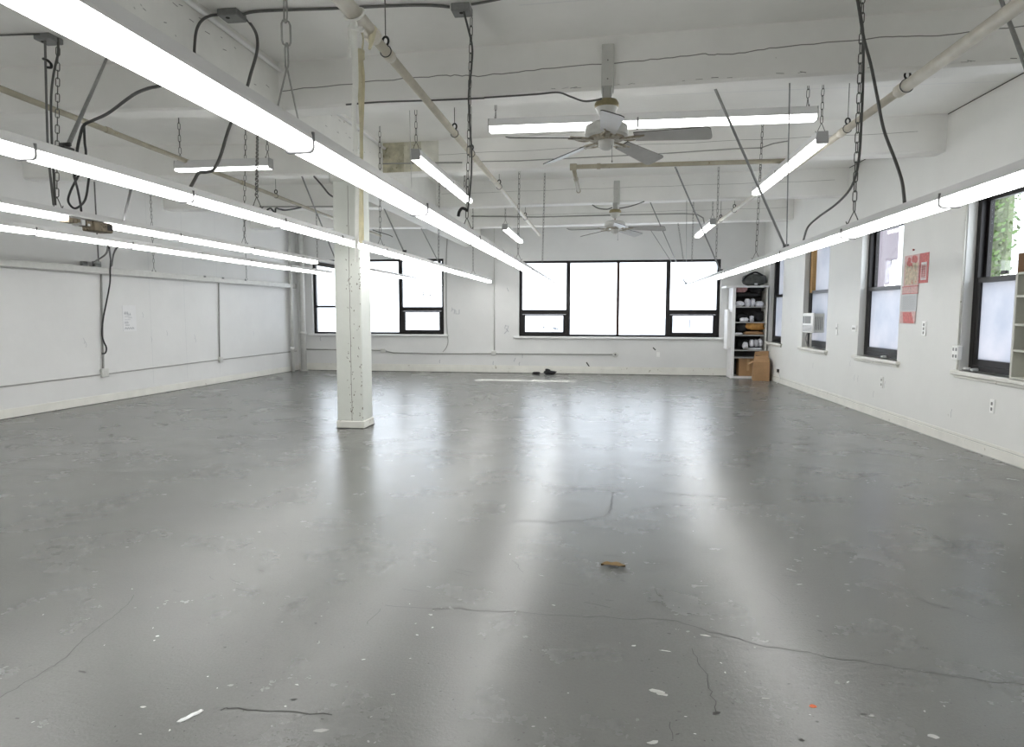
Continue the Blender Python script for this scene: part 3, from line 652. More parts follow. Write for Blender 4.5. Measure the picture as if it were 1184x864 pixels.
hang_chain('chain to the second light row, in front of the damp stain on the beam', 440, 2, px_top=(439, 146))
hang_chain('thin chain to the second light row, above the right edge of the column window', 507, 2, px_top=(508, 208))
hang_chain('thin chain to the second light row near its far end', 547, 2)
hang_chain('forked chain to the second light row, in front of the left bay strip light', 299, 2, px_top=(298, 128), wire=.0036)
hang_chain('thinner chain beside the forked one, reaching the third light row', 283, 3, px_top=(284, 150))
hang_chain('forked chain at far left, holding the third light row beside grey conduits', 70, 3, px_top=(67, 46), wire=.004, link=.085)
hang_chain('short chain from the fourth light row near the column', 367, 4)
hang_chain('heavy chain with a grey cable along it, holding the right light row', 985, 5, px_top=(998, -8), wire=.0042, link=.09)
hang_chain('long thin chain to the right light row, crossing the upper right strip light', 874, 5, px_top=(882, 140))
hang_chain('long thin chain to the right light row, above the right end of the back window', 828, 5, px_top=(831, 193))
hang_chain('thin chain to the right light row, third from its far end', 800, 5, px_top=(802, 230))
hang_chain('thin chain to the right light row, farthest of its chains', 783, 5, px_top=(784, 258), ztop=BZ)
def fchains(f, labels, **kw):
    p0, p1, r = f; d = (p1 - p0).normalized(); up = Vector((0, 0, .12))
    for l, t in labels: hang_chain(l, None, at=p0 + d * ((p1 - p0).length * t) + up, axis=tuple(d.cross(Vector((0, 0, 1)))) , **kw)
fchains(fcross, (('short chain at the left end of the crosswise strip light', .02), ('short chain at the right end of the crosswise strip light', .975)))
fchains(fL, (('chain at the near end of the upper left strip light', .015), ('chain at the far end of the upper left strip light', .9)))
fchains(fR, (('chain at the near end of the upper right strip light', .015), ('chain at the far end of the upper right strip light', .93)))
fchains(fsL, (('wire chain at the near end of the far left small strip light', .03),))
fchains(fsR, (('wire chain at the near end of the far right small strip light', .03),))
fchains(fLB, (('thin chain at the right end of the left bay strip light', .97), ('thin chain at the left end of the left bay strip light', .04)))

def stay_rod(label, ptop, ztop, pbot, rowkey=None, r=.011, bot3=None, matn='galv', bracket=True):
    t = zz(*ptop, ztop)
    if ztop == BZ: t = on_beam(t)
    if rowkey: X, y0, y1, q = ROWS[rowkey]; bt = Vector((X, row_y(pbot[0], X), ZROW[rowkey] + HT))
    else: bt = Vector(bot3)
    root = thing('stay_rod', label, 'rod', bt)
    b = MB(); b.tube([t, bt], r, 0, 8); b.build('rod', [matn], root)
    if bracket:
        b = MB(); b.box(bt - Vector((.025, .04, .002)), bt + Vector((.025, .04, .022)), 0, None, .004); b.tube([bt + Vector((-.03, 0, .035)), bt + Vector((.03, 0, .035))], .012, 0, 6); b.build('clamp', ['black_pl'], root)
stay_rod("slanting steel rod from the front beam to the right light row", (827, 103), BZ, (908, 285), 5, .0125)
stay_rod('slanting steel rod from the second beam to the right light row', (780, 194), BZ, (834, 311), 5, .012)
stay_rod('thin slanting rod to the right light row, starting right of the far fan', (752, 234), BZ, (793, 326), 5, .010)
stay_rod('thinnest slanting rod, meeting the far end of the right light row', (751, 264), BZ, (776, 331), 5, .008)
stay_rod('slanting rod from the beam left of the column to the third light row', (349, 204), BZ, (389, 313), 3, .012)
stay_rod('slanting rod right of the column, reaching the second light row', (444, 241), BZ, (468, 300), 2, .012)
stay_rod('slanting rod over the column window, second one right of the column', (487, 264), BZ, (508, 311), 2, .010)
stay_rod('thick grey slanting rod at upper left, reaching the second light row', (125, 64), CZ, (83, 172), 2, .013)
one('cable', 'short grey conduit slanting from the second light row to the third', 'cable', ['conduit'], lambda b: b.tube([Vector((-2.96, row_y(163, -2.945), ZROW[2] + HT)), Vector((-4.805, row_y(145, -4.805), ZROW[3] + HT))], .011, 0, 7))
stay_rod('upright thin rod meeting the slanting rod on the right light row', (913, 96), BZ, (909, 283), 5, .006, bracket=False)
stay_rod('thin upright wire over the far part of the right light row', (794, 232), BZ, (793, 326), 5, .004, bracket=False)
stay_rod('heavy grey steel rod slanting out of the photo at the upper right corner', (1152, -15), CZ, (1213, 176), 5, .014)
def cable(label, pts, r=.009, matn='cable', n=6, name='cable', cat='cable'):
    return one(name, label, cat, [matn], lambda b: b.tube(smooth_path([yy(*p) for p in pts], n), r, 0, 7))
def box_thing(label, p0, p1, extra=None, matn='galv', name='junction_box', xf=None, cat='junction box', knock=True):
    c = (Vector(p0) + Vector(p1)) / 2
    root = thing(name, label, cat, (xf @ c) if xf else c)
    b = MB(); b.box(p0, p1, 0, xf, .006); b.build('box', [matn], root)
    if extra: bb = MB(); extra(bb); bb.build('cover', ['scuff' if knock and matn == 'galv' else matn], root)
    return root
# box and cables over the nearest row
q = zz(268, 14, CZ)
box_thing('grey steel box on the ceiling at upper left with two cables leaving it', q - Vector((.085, .08, .055)), q + Vector((.085, .08, 0)), lambda b: b.lathe([(.0, 0), (.016, 0), (.016, .004)], q - Vector((.02, .03, .059)), 0, 12))
zc = lambda x, y: (x, y, zz(x, y, CZ - .012).y)
cable('grey conduit bending down left of the upper left ceiling box', [zc(258, 17), (244, 18, 5.2), (233, 24, 5.05), (227, 36, 4.95), (225, 55, 4.9), (225, 66, 4.88), (226, 92, 4.85)], .011, 'cable_g')
cable('grey armoured cable curving from the ceiling box down to the second light row', [zc(280, 18), zc(290, 28), (297, 42, 5.15), (297, 60, 5.05), (290, 85, 4.95), (284, 105, 4.9), (266, 145, 4.8), (255, 180, 4.7), (247, 196, 4.65), (238, 199, 4.62), (230, 200, 4.58), (225, 208, 4.54), (220, 217, row_y(220, -2.945))], .012, 'cable_g')
cable('twin conduit running across the ceiling between the two steel boxes', [zc(281, 17), zc(300, 13), zc(380, 10), zc(480, 6), zc(520, 8)], .011, 'conduit')
one('cable', 'second thinner ceiling conduit beside the twin run', 'cable', ['conduit'], lambda b: b.tube(smooth_path([yy(*zc(*p)) - Vector((0, .03, 0)) for p in ((283, 18), (300, 15), (380, 12), (480, 8), (520, 10))]), .007, 0, 6))
q = zz(534, 7, CZ)
box_thing('grey steel box on the ceiling above the chain and cable in the photo middle', q - Vector((.075, .07, .06)), q + Vector((.075, .07, 0)), lambda b: b.lathe([(.0, 0), (.016, 0), (.016, .004)], q - Vector((0, .02, .064)), 0, 12))
cable('conduit leaving the middle ceiling box towards the upper right', [zc(545, 5), zc(562, 2), zc(585, -3), zc(610, -12)], .010, 'conduit')
X1 = ROWS[1][0]
ye = row_y(538, X1)
cable('black cable wound down the middle chain into the nearest light row', [(536, 13, 5.42), (541, 32, 5.5), (546, 55, 5.6), (545, 80, 5.62), (542, 110, 5.65), (543, 140, 5.7), (545, 170, 5.75), (545, 200, 5.82), (543, 225, 5.9), (541, 242, ye)], .0085, 'cable_g')
cable('thick black cable end arching onto the nearest light row', [(541, 244, ye), (538, 242, ye), (534, 241, ye - .02), (531, 245, ye - .03), (530, 250, ye - .04)], .014, 'cable')
# left bay
q = zz(57, 42, CZ)
box_thing('grey steel box on the ceiling at far left above the conduits', q - Vector((.09, .08, .05)), q + Vector((.07, .08, 0)), lambda b: b.lathe([(.0, 0), (.014, 0), (.014, .004)], q - Vector((.05, .02, .054)), 0, 12))
cable('grey conduit on the ceiling running out of the photo at far left', [zc(46, 39.5), zc(20, 40), zc(-30, 42)], .008, 'conduit')
y3 = row_y(64, ROWS[3][0])
cable('straight grey conduit dropping from the far left box to the third light row', [zc(52, 42), (53, 90, 5.5), (54, 130, 5.48), (56, 180, 5.45), (62, 237, y3)], .010, 'conduit')
cable('bent grey cable beside the straight conduit at far left', [zc(67, 44), (67, 62, 5.55), (62, 85, 5.52), (59, 115, 5.5), (60, 165, 5.45), (62, 200, 5.4), (64, 237, y3 + .02)], .010, 'cable_g')
one('pipe_clip', 'small black clip on the far left conduit', 'clip', ['black_pl'], lambda b: b.tube(smooth_path([yy(*p) for p in ((50, 68, 5.49), (55, 70, 5.46), (59, 74, 5.46), (59, 78, 5.46), (55, 78, 5.46))], 4), .012, 0, 6))
cable('black cable sagging from the near light row to the tied loops', [(215, 92, 4.4), (200, 95, 4.45), (182, 100, 4.5), (172, 102, 4.55), (159, 107, 4.65), (148, 114, 4.75), (125, 131, 4.9), (108, 139, 5.0), (97, 145, 5.0), (92, 160, 5.05), (89, 176, 5.1), (86, 205, 5.2)], .012)
cable('black cable drooping behind the second light row in a loop', [(97, 145, 5.03), (98, 165, 5.1), (99, 180, 5.2), (92, 200, 5.3), (82, 220, 5.4), (79, 233, 5.45), (87, 241, 5.5), (98, 232, 5.45), (102, 212, 5.4), (103, 200, 5.35)], .010)
cable('second black loop hanging onto the third light row', [(86, 205, 5.25), (90, 220, 5.4), (93, 236, 5.55), (94, 244, row_y(94, -4.805))], .010)
y2 = row_y(298, ROWS[2][0])
X2 = ROWS[2][0]
cable('black cord with plugs lying along the top of the second light row', [(309, 243, row_y(309, X2)), (313, 241, row_y(313, X2)), (318, 246, row_y(318, X2)), (319, 241, row_y(319, X2)), (324, 242, row_y(324, X2)), (332, 243, row_y(332, X2)), (348, 240, row_y(345, X2) + .2)], .008)
cable('grey cable arching from the beam to the left side of the column', [(363, 204, 9.08), (372, 214, 9.0), (380, 224, 8.9), (386, 228, 8.8), (389, 228, 8.72)], .012, 'cable_g')
cable('thin cord sagging beside the second light row right of the column', [(431, 266, 9.6), (440, 269, 9.7), (450, 272, 9.8), (454, 274, 9.8)], .006, 'cable')
# right row
y5a = row_y(985, 1.915)
cable('grey cable following the heavy chain then dropping onto the right light row', [(991, -10, 5.6), (994, 10, 5.6), (998, 40, 5.62), (998, 90, 5.64), (996, 140, 5.68), (993, 185, 5.75), (985, 215, 5.95), (968, 235, 6.4), (945, 252, 6.9), (934, 263, 7.1), (929, 278, row_y(929, 1.915))], .010, 'cable_g')
cable('grey cable curving from the ceiling to the right light row beside the heavy chain', [(990, -10, 5.5), (994, 15, 5.5), (999, 45, 5.45), (1007, 75, 5.4), (1014, 110, 5.3), (1022, 150, 5.2), (1035, 185, 5.05), (1043, 210, 4.95), (1046, 236, row_y(1046, 1.915))], .011, 'cable_g')

# ------------------------------------------------------------------ sprinkler pipes
def pipe_thing(label, segs, couplings=(), matn='pipe', rings=(), name='sprinkler_pipe'):
    root = thing(name, label, 'pipe', segs[0][0][0])
    for pts, r in segs:
        b = MB(); b.tube(pts, r, 0, 14); b.build('pipe_run', [matn], root)
    for p, d, r, l in couplings:
        p = Vector(p); d = Vector(d).normalized(); b = MB(); b.tube([p - d * l * .5, p - d * l * .42, p + d * l * .42, p + d * l * .5], [r * .93, r, r, r * .93], 0, 14); b.build('coupling', [matn], root)
    for p, d, r in rings:       # clevis hangers: a loop round the pipe on a short rod
        p = Vector(p); d = Vector(d).normalized(); u = Vector((0, 0, 1)); s = d.cross(u)
        b = MB(); b.tube([p + (s * math.cos(t) + u * (math.sin(t))) * (r + .005) for t in [2 * PI * q / 18 for q in range(18)]], .004, 0, 6, closed=True)
        c = p + u * (r + .035); b.tube([c + (s * math.cos(t) * .022 + u * math.sin(t) * .03) for t in [2 * PI * q / 14 for q in range(14)]], .009, 0, 6, closed=True)
        top = Vector((p.x, p.y, top_at(p.y, p.x))); b.tube([c + u * .04, top], .004, 1, 6); b.build('hanger', ['black_pl', 'chain'], root)
    return root
PZ = 3.45
def pl(x, y): return zz(x, y, PZ)
pa = pl(430, 38); XL = -1.61
yj = pa.y
dY = Vector((0, 1, 0))
pipe_thing('cream sprinkler pipe left of centre with cloth strips tied round it', [([(XL, .5, PZ), (XL, yj, PZ)], .052), ([(XL, yj, PZ), (XL, 16.3, PZ)], .034)],
    [((XL, yj + .02, PZ), dY, .056, .12), ((XL, yj + .40, PZ), dY, .042, .09), ((XL, 8.3, PZ), dY, .040, .10), ((XL, 12.0, PZ), dY, .040, .10)],
    rings=[((XL, yj + .32, PZ), dY, .036), ((XL, 7.1, PZ), dY, .036), ((XL, 8.0, PZ), dY, .036), ((XL, 10.1, PZ), dY, .036), ((XL, 13.4, PZ), dY, .036)])
XR0, XR1 = 2.50, 2.24
def prr(Y): return Vector((XR0 + (XR1 - XR0) * (Y - 4.5) / 12, Y, PZ))
dR = (prr(10) - prr(5)).normalized()
pipe_thing('cream sprinkler pipe along the right side with dark rust specks', [([prr(.5), prr(6.25)], .05), ([prr(6.25), prr(16.4)], .036)],
    [(prr(6.25), dR, .054, .11), (prr(7.6), dR, .044, .10), (prr(4.4), dR, .058, .12)], rings=[(prr(6.15), dR, .05), (prr(7.45), dR, .038), (prr(12.9), dR, .038), (prr(14.2), dR, .038)])
XT = -5.15
pipe_thing('tan sprinkler pipe crossing the left bay towards the column', [([(-5.0, .8, PZ), (-5.12, 5.1, PZ), (-5.4, 12.0, PZ), (-5.5, 16, PZ)], .028)], [((-5.17, 6.5, PZ), dY, .034, .08), ((-5.28, 9.3, PZ), dY, .034, .08)], 'pipe_tan', rings=[((-5.33, 10.4, PZ), dY, .03), ((-5.46, 13.5, PZ), dY, .03)])
pc0 = zz(664, 198, 3.47); pc0.y = 8.98
pc1 = prr(8.98)
pc1.z = 3.47
pipe_thing('tan cross pipe below the second beam, left end elbowed with a capped stub', [([pc0, (pc1.x - .05, 8.98, 3.47)], .03), ([pc0, pc0 + Vector((0, 1.75, 0))], .028)],
    [(pc0, (1, 0, 0), .045, .09), (pc0 + Vector((.33, 0, 0)), (1, 0, 0), .038, .05), (pc0 + Vector((0, .8, 0)), dY, .034, .06), (pc0 + Vector((0, 1.72, 0)), dY, .036, .06)], 'pipe_tan')
# thin conduit along the girder
gp = [zz(-40, -165, 3.85), zz(200, 6, 3.85), zz(355, 118, 3.85), zz(472, 201, 3.85)]
gx = GX1 + .03
pipe_thing('thin white conduit clipped along the top of the ceiling girder, ending in a round cap', [([(gx, .6, 3.92), (gx, 10.9, 3.92)], .019)], [((gx, 7.6, 3.92), dY, .034, .12), ((gx, 10.9, 3.92), dY, .055, .05), ((gx, 8.5, 3.92), dY, .027, .05)], 'shelf', name='girder_conduit')
# cords hung from the left pipe
one('pull_cord', 'thin pale cord hanging from the left sprinkler pipe, left of the upper strip light', 'cord', ['conduit_w'], lambda b: b.tube([yy(473, 94, 6.6), yy(474, 150, 6.6), yy(476, 218, 6.6)], .004, 0, 6))
# cloth strips
yr = 4.25
def strip_cloth(b, pts, w, k=0, tw=0.):
    P = smooth_path([yy(*p) for p in pts], 5); n = len(P); vs = []
    for i, p in enumerate(P):
        t = i / (n - 1); a = tw * math.sin(t * 5); ww = w * (1 + .18 * math.sin(t * 9)) * .5; d = Vector((math.cos(a), math.sin(a), 0)); nn = Vector((-math.sin(a), math.cos(a), 0))
        for q in (-1, -.5, 0, .5, 1): vs.append(p + d * ww * q + nn * (.006 * (1 - q * q)))
    fs = [(i * 5 + j, i * 5 + j + 1, i * 5 + j + 6, i * 5 + j + 5) for i in range(n - 1) for j in range(4)]
    o = len(vs); vs2 = [v + Vector((0, .003, 0)) for v in vs]
    b.add(vs + vs2, fs + [tuple(o + q for q in reversed(f)) for f in fs], k, True)
def ribbon_w(b):
    strip_cloth(b, [(409, 30, yr), (410, 60, yr), (411, 100, yr), (409, 130, yr), (411, 165, yr), (413, 200, yr), (412.5, 250, yr), (412, 303, yr)], .034, 0, .6)
    strip_cloth(b, [(407, 27, yr - .03), (404, 34, yr - .03), (404, 50, yr - .03), (403, 67, yr - .03)], .022, 0, .3)
    b.tube([Vector((XL, yr, PZ)) + Vector((math.cos(t) * .06, .05 * math.sin(t), math.sin(t) * .06)) for t in [2 * PI * q / 16 for q in range(16)]], .009, 0, 6, closed=True)
    b.lump(yy(409, 29, yr - .03), (.05, .04, .05), 0, .3, 2, 3, 10, 6, False)
    b.lump(yy(416, 34, yr - .03), (.06, .03, .035), 0, .3, 2, 5, 10, 6, False)
one('cloth_strip', 'long white cloth strip knotted round the left sprinkler pipe, hanging past the column', 'cloth strip', ['cloth_w'], ribbon_w)
def ribbon_y(b):
    y_ = yr + .04
    b.tube(smooth_path([yy(*p) for p in ((419, 38, y_), (420, 46, y_), (419, 56, y_))], 4), .006, 0, 6)
    b.lump(yy(417, 64, y_), (.05, .03, .085), 0, .25, 2, 9, 12, 8, False)
    strip_cloth(b, [(416, 70, y_), (415, 90, y_), (417, 130, y_), (418, 180, y_), (417, 240, y_), (417, 282, y_)], .024, 0, .3)
    strip_cloth(b, [(418, 70, y_ + .02), (420, 95, y_ + .02), (419, 140, y_ + .02), (418, 175, y_ + .02), (418, 245, y_ + .02), (418.5, 278, y_ + .02)], .022, 0, -.4)
one('cloth_strip', 'cream yellowed cloth strip hanging in a knot right of the white strip', 'cloth strip', ['cloth_y'], ribbon_y)
one('cloth_tail', 'short cream cloth tail drooping from the left sprinkler pipe joint', 'cloth strip', ['cloth_y'], lambda b: b.tube(smooth_path([yy(*p) for p in ((431, 33, 4.5), (430, 42, 4.48), (429, 50, 4.47), (427, 57, 4.46))], 4), [.03 - .0018 * q for q in range(13)], 0, 8))

# ------------------------------------------------------------------ ceiling fans
def fan(label, c, post_x, post_y, R, phase, brass=True):
    cx, cy, cz = c
    root = thing('ceiling_fan', label, 'ceiling fan', (cx, cy, cz))
    b = MB(); b.box((post_x - .055, post_y - .05, BZ - .05), (post_x + .055, post_y, 3.92), 0, None, .006)
    for z in (3.62, 3.78): b.lathe([(0, 0), (.006, 0), (.006, .004)], (0, 0, 0), 1, 8, Matrix.Translation((post_x, post_y - .05, z)) @ Matrix.Rotation(PI / 2, 4, 'X'))
    b.build('mounting_post', ['fan_w', 'scuff'], root)
    b = MB(); b.box((cx - .04, cy - .04, 3.38), (cx + .04, cy + .04, BZ - .04), 0, None, .008); b.box((cx - .045, cy - .045, BZ - .055), (cx + .045, post_y + .02, BZ - .04), 0); b.build('hanger_bracket', ['silver'], root)
    b = MB(); b.lathe([(.001, 3.395), (.09, 3.395), (.105, 3.37), (.105, 3.345), (.098, 3.335), (.075, 3.285), (.045, 3.25), (.02, 3.24), (.001, 3.24)], (cx, cy, 0), 0, 28, None, [0, 0, 0, 0, 1, 1, 1, 1]); b.build('canopy', ['brass', 'fan_w'], root)
    b = MB(); b.lathe([(.013, 3.26), (.013, cz + .12)], (cx, cy, 0)); b.build('downrod', ['brass_w'], root)
    b = MB(); b.lathe([(.001, cz + .145), (.06, cz + .14), (.14, cz + .125), (.182, cz + .10), (.19, cz + .04), (.185, cz + .02), (.15, cz + .0), (.09, cz - .01)], (cx, cy, 0), 0, 32)
    b.build('motor_housing', ['fan_w'], root)
    b = MB(); b.lathe([(.155, cz + .012), (.16, cz + .002), (.15, cz - .012), (.10, cz - .02), (.001, cz - .02)], (cx, cy, 0), 0, 32); b.build('trim_ring', ['brass_w'], root)
    b = MB(); b.lathe([(.07, cz - .02), (.068, cz - .06), (.055, cz - .085), (.03, cz - .10), (.001, cz - .105)], (cx, cy, 0), 0, 26); b.build('switch_cup', ['fan_w'], root)
    b = MB(); b.tube([(cx + .05, cy - .05, cz - .07), (cx + .052, cy - .052, cz - .2)], .0022, 0, 5); b.lump((cx + .052, cy - .052, cz - .21), (.012, .012, .02), 0, .05, 1, 1, 8, 6, False); b.build('pull_chain', ['conduit'], root)
    for k in range(5):
        a = math.radians(phase + 72 * k); Mx = Matrix.Translation((cx, cy, cz - .005)) @ Matrix.Rotation(a, 4, 'Z')
        Mb = Mx @ Matrix.Translation((.25, 0, -.005)) @ Matrix.Rotation(math.radians(3), 4, 'Y') @ Matrix.Rotation(math.radians(-17), 4, 'X')
        out = [(0, -.05), (.02, -.062)]; L = R - .25
        pts = [(0, -.066)] + [(L - .04, -.095)] + [(L - .04 + .04 * math.sin(t), -.095 + .04 - .04 * math.cos(t)) for t in (.5, 1.0, 1.4)] + [(L, .055)] + [(L - .04 + .04 * math.cos(t), .055 + .04 * math.sin(t)) for t in (.3, .8, 1.3)] + [(L - .05, .095), (0, .066)]
        b = MB(); n = len(pts); vs = [(p[0], p[1], .004) for p in pts] + [(p[0], p[1], -.004) for p in pts]
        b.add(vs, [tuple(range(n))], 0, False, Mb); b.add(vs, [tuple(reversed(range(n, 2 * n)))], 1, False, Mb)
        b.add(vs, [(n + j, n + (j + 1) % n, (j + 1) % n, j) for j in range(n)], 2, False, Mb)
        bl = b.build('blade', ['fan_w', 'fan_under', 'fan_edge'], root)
        b = MB()
        for s in (-1, 1): b.tube(smooth_path([Mx @ Vector(p) for p in ((.13, .01 * s, -.012), (.18, .045 * s, -.02), (.24, .05 * s, -.016), (.29, .025 * s, -.012), (.34, .03 * s, -.010))], 4), .008, 0, 6)
        b.box((.12, -.018, -.022), (.30, .018, -.010), 0, Mx); b.tube([Mx @ Vector((.25, -.045, -.014)), Mx @ Vector((.25, .045, -.014))], .008, 0, 6)
        b.build('blade_arm', ['brass_w'], root)
    return root
fan('nearer five-blade white ceiling fan hung from the front beam', tuple(yy(701, 160, 6.04)), -.01, front(2, 0), .89, 273)
fan('far five-blade white ceiling fan hung from the third beam', tuple(yy(711, 264, 12.2)), .17, front(4, .17), .89, 275)
cable('grey cable looping along the beam underside to the nearer fan', [(560, 113, 6.02), (620, 109, 6.0), (645, 107, 5.98), (660, 112, 5.9), (675, 117, 5.86), (688, 116, 5.85), (696, 114, 5.85)], .008, 'cable_g')
cable('grey cable under the front beam running left from the fan cable', [(400, 121, 6.02), (440, 118, 6.02), (500, 116, 6.02), (560, 113.5, 6.02)], .008, 'cable_g')
cable('thin cord sagging left of the far fan', [(685, 237, 12.1), (692, 241, 12.05), (702, 242, 12.03), (708, 240, 12.03)], .010, 'cable_g')
cable('thin cord sagging right of the far fan', [(716, 241, 12.03), (727, 239, 12.05), (737, 236, 12.1), (745, 233, 12.15)], .010, 'cable_g')
def beam_conduit(label, pts, i, r=.008):
    P = []
    for q in pts:
        Y = BEAMS[i]
        for _ in range(4): Y = front(i, yy(*q, Y).x) - r - .001
        P.append(yy(*q, Y))
    return one('beam_conduit', label, 'conduit', ['conduit_g'], lambda b: b.tube(P, r, 0, 7))
bq = yy(541, 189, front(3, -1.3)); bq.y = front(3, bq.x)
box_thing('white square box on the second beam left of the wound chain', bq - Vector((.08, .05, .07)), bq + Vector((.08, 0, .07)), lambda b: b.box(bq + Vector((-.05, -.054, -.045)), bq + Vector((.05, -.05, .045)), 0), 'beam', 'junction_box', None, 'junction box', False)
beam_conduit('thin conduit along the second beam passing behind the nearer fan', [(548, 187), (600, 186), (660, 183), (700, 181), (760, 178), (850, 172), (880, 171), (894, 166), (912, 163)], 3, .007)
beam_conduit('conduit along the second beam right of the damp stain', [(433, 191), (438, 189.5), (460, 189), (534, 188), (548, 187.5)], 3, .010)
beam_conduit('conduit across the left bay part of the second beam', [(100, 161.5), (170, 161.5), (207, 160), (300, 160), (340, 160)], 3, .009)
beam_conduit('thin conduit along the rearmost beam ending in a bend above the right light row', [(545, 250), (620, 251), (700, 249), (790, 247), (806, 248), (813, 252), (815, 262)], 5, .014)
beam_conduit('dark conduit on the third beam in the left bay', [(300, 239), (340, 239), (389, 239)], 4, .012)

# ------------------------------------------------------------------ left wall fittings
def seg_ll(pts, off): return [LM @ Vector((lambda q: (q.x, off, q.z))(ll(*p, off))) for p in pts]
t0 = ll(0, 298, .08); t1 = ll(340, 328, .08)
rc = thing('wall_raceway', 'long grey metal raceway hung along the left wall', 'raceway', LM @ Vector((8, .08, 2.22)))
b = MB(); b.box((1.0, .03, 2.215), (16.95, .115, 2.325), 0, LM, .006); b.box((1.0, .115, 2.205), (16.95, .122, 2.225), 1, LM); b.build('channel', ['conduit_w', 'conduit_g'], rc)
b = MB(); b.box((16.95, .025, 2.21), (16.98, .12, 2.33), 0, LM); b.build('end_cap', ['conduit_g'], rc)
for pxx in (237, 258, 284): q = ll(pxx, 322, .12); b = MB(); b.box((q.x - .03, .115, 2.30), (q.x + .03, .128, 2.335), 0, LM); b.build('clip', ['clip'], rc)
b = MB(); q = ll(99, 304, .1); b.box((q.x - .06, .04, 2.325), (q.x + .05, .10, 2.40), 0, LM, .006); q2 = ll(113, 304, .1); b.box((q2.x - .07, .04, 2.325), (q2.x + .08, .105, 2.42), 0, LM, .01); b.build('plug_in_box', ['galv'], rc)
def lw_conduit(label, pts, r=.012, matn='conduit_g', off=None): return one('wall_conduit', label, 'conduit', [matn], lambda b: b.tube(seg_ll(pts, off or r + .002), r, 0, 8))
lw_conduit('horizontal conduit low on the left wall', [(-60, 456), (0, 447.5), (119, 433), (254, 416), (343, 406)], .011)
lw_conduit('upright conduit on the left wall below the raceway, nearer of the two', [(117, 313), (118, 360), (119, 400), (119.5, 430)], .016, 'conduit_g')
lw_conduit('upright conduit on the left wall below the raceway, farther of the two', [(253, 326), (253.5, 370), (254, 414)], .014)
def lw_box(label, px, py, w=.05, h=.06, matn='plate'):
    q = ll(px, py); r = box_thing(label, (q.x - w, .0, q.z - h), (q.x + w, .05, q.z + h), lambda b: b.box((q.x - w * .4, .05, q.z - h * .5), (q.x + w * .4, .054, q.z + h * .5), 0, LM), matn, 'outlet_box', LM, 'outlet'); return r
lw_box('pale outlet box under the nearer upright conduit on the left wall', 119.5, 431, .075, .075, 'conduit_w')
lw_box('grey outlet box under the farther upright conduit on the left wall', 254, 416, .06, .06, 'conduit_w')
one('cable', 'black cable hooking down beside the nearer upright conduit on the left wall', 'cable', ['cable'], lambda b: b.tube(smooth_path([LM @ Vector((ll(*p, o).x, o, ll(*p, o).z)) for p, o in (((128, 300), .1), ((127.5, 312), .13), ((127, 328), .1), ((123, 350), .06), ((119.5, 368), .05), ((118, 386), .05), ((120, 395), .05), ((123, 402), .06), ((122, 408), .05), ((118, 409), .03))], 5), .013, 0, 7))
yq = lambda x: row_y(x, ROWS[4][0])
one('cable', 'black cord dropping from the fourth light row to the raceway', 'cable', ['cable'], lambda b: b.tube(smooth_path([yy(126, 286, 7.2), yy(127.5, 296, 8.4), LM @ Vector((ll(128.5, 301, .1).x, .1, 2.36))], 5), .011, 0, 7))
one('cable', 'black cord slanting to the raceway from the right of the first', 'cable', ['cable'], lambda b: b.tube(smooth_path([yy(135, 286, 7.4), yy(131, 295, 8.6), LM @ Vector((ll(129, 300, .1).x, .1, 2.37))], 5), .011, 0, 7))
one('cable', 'grey conduit elbow curving onto the raceway plug box', 'cable', ['conduit'], lambda b: b.tube(smooth_path([yy(125, 284, 7.3), yy(123, 293, 8.6), yy(117, 298, 9.2), LM @ Vector((ll(107, 300, .08).x, .08, 2.39))], 5), .013, 0, 7))
one('wall_conduit', 'upright grey conduit rising from the raceway plug box', 'conduit', ['conduit'], lambda b: b.tube([LM @ Vector((ll(114, 303, .07).x, .07, 2.40)), LM @ Vector((ll(114, 303, .07).x, .07, 3.99))], .012, 0, 7))
q = ll(178, 313, .08); pz = Vector((q.x, .08, 2.33)); pt = LM @ pz
hang_chain('chain dropping in front of the left wall onto the raceway', None, at=pt, axis=(0, 1, 0), wire=.004)
q = ll(285, 320, .08); hang_chain('far chain onto the raceway near the back corner', None, at=LM @ Vector((q.x, .08, 2.33)), axis=(0, 1, 0))
# notice
pn0 = ll(141, 353); pn1 = ll(157, 383)
nt_ = thing('wall_notice', 'white sheet of handwritten notes taped to the left wall', 'notice', LM @ Vector((pn0.x, .004, pn1.z)))
b = MB(); b.box((pn0.x, .001, pn1.z), (pn1.x + .02, .004, pn0.z), 0, LM); b.build('sheet', ['paper_n'], nt_)
b = MB(); NM = LM @ Matrix.Translation((0, .0045, 0))
wdt = pn1.x - pn0.x; hgt = pn0.z - pn1.z
for v, x0, x1, th, a in ((.30, .15, .42, .034, .02), (.36, .40, .62, .016, .012), (.33, .56, .62, .014, .02), (.43, .18, .5, .009, .012), (.47, .45, .72, .010, .014), (.55, .15, .6, .006, .004), (.66, .15, .4, .02, .016), (.76, .18, .5, .014, .008), (.88, .12, .85, .022, .014)):
    n = 8; pts = [(pn0.x + wdt * (x0 + (x1 - x0) * i / n), pn0.z - hgt * v + a * (1 if i % 2 else -1)) for i in range(n + 1)]; scrib(b, NM, [pts], th, 0)
b.build('handwriting', ['ink_f'], nt_)
